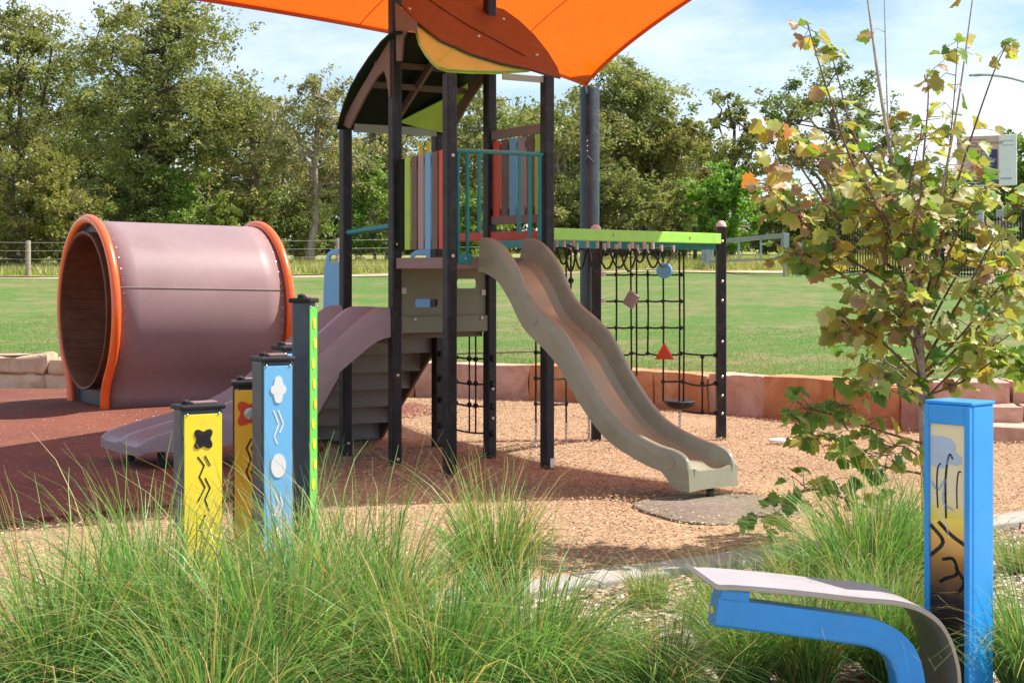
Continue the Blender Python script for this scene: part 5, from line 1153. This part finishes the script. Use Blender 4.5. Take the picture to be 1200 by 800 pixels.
LC = {'olive': (0.35, 0.34, 0.085), 'yellowgreen': (0.42, 0.47, 0.11), 'yellow': (0.54, 0.45, 0.08), 'pinkbrown': (0.36, 0.25, 0.15), 'orange': (0.55, 0.22, 0.04), 'green': (0.10, 0.22, 0.035), 'midgreen': (0.18, 0.30, 0.05), 'rust': (0.34, 0.13, 0.05), 'pale': (0.50, 0.46, 0.22)}
LM = {}
for i, (nm, c) in enumerate(LC.items()):
    for j in range(2):
        v, f = leaf_shape(i * 7 + j, (0.55, -0.5)[j]); rr2 = np.linalg.norm(v[:, :2] - np.array([0, 0.3]), axis=1)[:, None]
        edge = np.array([0.55, 0.20, 0.07]) if nm in ('olive', 'yellow', 'pinkbrown', 'orange', 'rust') else np.array(c) * 1.15
        edge = edge if nm != 'olive' else np.array([0.42, 0.25, 0.06])
        k = np.clip((rr2 - 0.35) * 1.1, 0, 0.55); tn = np.array(c) * (1 - k) + edge * k; tn[0] *= 0.85
        me = np_mesh('leaf', v, f, tn); me.materials.append(M_mleaf); LM[(nm, j)] = (me, v, f, tn)
def mp_(px, py, off=0.0): p = at(px, py, MD); return Vector((p.x, MD + off, p.z))
BRN = [  # path in pixels, depth shift at the tip, radius, leaves along, leaves in the tip tuft, fraction where leaves start
 ([(1068, 292), (1046, 195), (1030, 110), (1020, 50), (1010, -14)], -0.1, 0.016, 10, 0, 0.0), ([(1072, 340), (1048, 250), (1046, 190), (1044, 100), (1043, -14)], 0.15, 0.011, 12, 0, 0.0),
 ([(1066, 300), (1000, 200), (965, 118), (934, 34)], -0.3, 0.010, 16, 9, 0.1), ([(1064, 270), (1005, 160), (988, 92), (977, 38)], 0.2, 0.010, 12, 11, 0.05), ([(1070, 335), (985, 265), (922, 190), (893, 150)], -0.45, 0.010, 26, 7, 0.25),
 ([(1072, 350), (980, 290), (925, 235), (905, 205)], 0.35, 0.009, 26, 7, 0.25), ([(1076, 345), (1098, 235), (1114, 125), (1128, -12)], -0.25, 0.012, 22, 0, 0.1), ([(1076, 345), (1084, 215), (1097, 120), (1102, 75)], 0.3, 0.009, 16, 9, 0.1),
 ([(1080, 365), (1118, 210), (1148, 100), (1160, 58)], -0.35, 0.009, 12, 9, 0.1), ([(1100, 300), (1120, 120), (1128, 40)], 0.1, 0.006, 8, 7, 0.3), ([(1080, 430), (1130, 335), (1165, 262), (1192, 222)], -0.3, 0.010, 22, 8, 0.3),
 ([(1082, 445), (1150, 385), (1198, 332), (1222, 300)], 0.3, 0.009, 26, 7, 0.25), ([(1083, 520), (1035, 505), (968, 482), (925, 470)], -0.45, 0.009, 20, 8, 0.45), ([(1085, 556), (1030, 545), (992, 520), (955, 515)], 0.3, 0.008, 18, 7, 0.4),
 ([(1087, 604), (1010, 590), (940, 566), (888, 596)], -0.4, 0.008, 22, 10, 0.45), ([(1078, 405), (1005, 335), (955, 302), (925, 296)], 0.1, 0.010, 34, 7, 0.2), ([(1080, 445), (1030, 400), (995, 380), (968, 372)], -0.3, 0.009, 24, 6, 0.2),
 ([(1082, 465), (1130, 445), (1175, 415), (1200, 440)], -0.1, 0.008, 20, 7, 0.2), ([(1076, 385), (1045, 305), (1018, 255), (990, 215)], -0.5, 0.009, 34, 7, 0.1), ([(1077, 380), (1108, 285), (1135, 240), (1150, 200)], 0.45, 0.008, 26, 7, 0.15),
 ([(1078, 400), (1060, 330), (1052, 270), (1050, 230)], -0.6, 0.008, 30, 6, 0.1), ([(1080, 440), (1120, 390), (1140, 350), (1155, 320)], -0.5, 0.008, 26, 6, 0.15), ([(1082, 480), (1050, 440), (1020, 440), (1000, 450)], -0.5, 0.007, 20, 5, 0.2),
 ([(1081, 455), (1060, 400), (1040, 360), (1030, 330)], -0.65, 0.007, 24, 6, 0.15), ([(1084, 540), (1050, 520), (1020, 530), (1010, 560)], -0.35, 0.006, 14, 6, 0.3), ([(1088, 610), (1060, 600), (1035, 615), (1020, 630)], 0.2, 0.006, 12, 5, 0.3), ([(1066, 300), (1030, 240), (1010, 195), (1000, 165)], 0.4, 0.008, 24, 6, 0.1),
 ([(1080, 400), (1120, 330), (1152, 292), (1185, 280)], 0.2, 0.008, 20, 6, 0.2), ([(1082, 470), (1122, 425), (1155, 402), (1190, 372)], -0.3, 0.008, 22, 6, 0.2), ([(1078, 390), (1095, 320), (1112, 262), (1120, 225)], -0.5, 0.008, 24, 6, 0.1), ([(1079, 420), (1048, 372), (1012, 352), (985, 340)], -0.55, 0.008, 22, 6, 0.2), ([(1082, 470), (1065, 440), (1045, 425), (1030, 405)], 0.4, 0.007, 18, 5, 0.2), ([(1074, 350), (1060, 250), (1066, 190), (1072, 150)], -0.2, 0.008, 22, 6, 0.15)]
tk = [mp_(x, y) for x, y in [(1089, 665), (1088, 620), (1086, 560), (1082, 480), (1078, 410), (1074, 350), (1067, 290)]]; tk[0].z = -0.05
obj('trunk', MB().tube(smoothpath(tk, 4), [0.042 - 0.024 * i / 24 for i in range(25)], 10), M_mtrunk, maple, smooth=True)
mr_ = random.Random(21); leaves = []
UPC = ['olive'] * 9 + ['yellowgreen'] * 7 + ['yellow'] * 2 + ['pinkbrown'] * 3 + ['midgreen'] * 5 + ['pale', 'pale', 'green', 'green']; LOC = ['green'] * 4 + ['midgreen'] * 5 + ['yellowgreen'] * 4 + ['yellow'] + ['olive']
def add_leaf(p, out, py, sz, twigs):
    tipc = LOC if py > 440 + mr_.uniform(-60, 40) else UPC
    nm = mr_.choice(tipc)
    if py < 260 and p.x < maple.location.x - 0.55 and mr_.random() < 0.30: nm = mr_.choice(['orange', 'pinkbrown', 'yellow'])
    out = Vector(out); d = Vector((out.x + mr_.gauss(0, 0.5), out.y * 0.7 + mr_.gauss(0, 0.5), mr_.gauss(-0.55, 0.4))).normalized()
    st = p + Vector((mr_.gauss(0, 0.03), mr_.gauss(0, 0.04), mr_.gauss(0, 0.03))) + d * mr_.uniform(0.015, 0.06)
    nrm = Vector((mr_.gauss(0.35, 0.5), mr_.gauss(-0.35, 0.5), 0.8 + mr_.gauss(0, 0.3))); x = d.cross(nrm).normalized(); z = x.cross(d).normalized()
    if z.z < 0 and mr_.random() < 0.8: z = -z; x = -x
    leaves.append((nm, mr_.randrange(2), st, Matrix((x.to_4d(), d.to_4d(), z.to_4d(), (0, 0, 0, 1))).transposed(), sz)); twigs.tube([p, st], 0.0022, 3, caps=False)
for pth, dy, r0, nal, ntip, f0 in BRN:
    n_ = len(pth); P_ = smoothpath([mp_(x, y, dy * (i / (n_ - 1)) ** 1.2) for i, (x, y) in enumerate(pth)], 6); m_ = len(P_)
    mb = MB().tube(P_, [r0 * (1 - 0.72 * i / (m_ - 1)) for i in range(m_)], 6)
    for k in range(int(nal * 1.15)):
        f = f0 + (1 - f0) * (mr_.random() ** 0.9) * 0.97; i = min(m_ - 2, int(f * (m_ - 1))); p = P_[i].lerp(P_[i + 1], mr_.random())
        py = HOR + (CAMH - p.z) * F / p.y
        if py < 128 and mr_.random() < 0.82: continue
        side = Vector((mr_.gauss(0, 1), mr_.gauss(0, 1), 0)).normalized()
        tw = p + side * mr_.uniform(0.02, 0.16) + UP * mr_.uniform(-0.02, 0.08); mb.tube([p, tw], [0.003, 0.002], 4, caps=False)
        for q in range(1 if mr_.random() < 0.55 else 2): add_leaf(tw, side, py, mr_.uniform(0.06, 0.112), mb)
    tip = P_[-1]; ax = (P_[-1] - P_[-3]).normalized()
    for k in range(ntip):
        side = Vector((mr_.gauss(0, 1), mr_.gauss(0, 1), 0)).normalized(); add_leaf(tip - ax * mr_.uniform(0, 0.09), side, HOR + (CAMH - tip.z) * F / tip.y, mr_.uniform(0.06, 0.095), mb)
    obj('branch', mb, M_twig if r0 < 0.0105 else M_mtrunk, maple, smooth=True)
# the 300 that show largest are parts, the rest one mass
leaves.sort(key=lambda l_: l_[2].y - 2.2 * l_[4])
for nm, j, st, mtx, sz in leaves[:300]:
    o = bpy.data.objects.new('leaf', LM[(nm, j)][0]); COL.objects.link(o); o.parent = maple
    mm_ = mtx @ Matrix.Scale(sz, 4); mm_.translation = st - maple.location; o.matrix_local = mm_
vs, fs, ts = [], [], []; k0_ = 0
for nm, j, st, mtx, sz in leaves[300:]:
    _, v, f, tn = LM[(nm, j)]; R3 = np.array(mtx.to_3x3()); vs.append(v @ R3.T * sz + np.array(st)); fs.append(f + k0_); ts.append(tn); k0_ += len(v)
o = link_mesh('foliage', np_mesh('foliage', np.concatenate(vs), np.concatenate(fs), np.concatenate(ts)), M_mleaf, maple); o['kind'] = 'stuff'
stake = obj('tree_stake', MB().tube([at(1088, 492, MD + 0.25) - UP * 0.9, at(1084, 480, MD + 0.25), at(1074, 400, MD + 0.25), at(1065, 338, MD + 0.25)], 0.013, 8), M_galv, smooth=True)
tag(stake, 'thin grey stake leaning beside the maple trunk', 'stake')
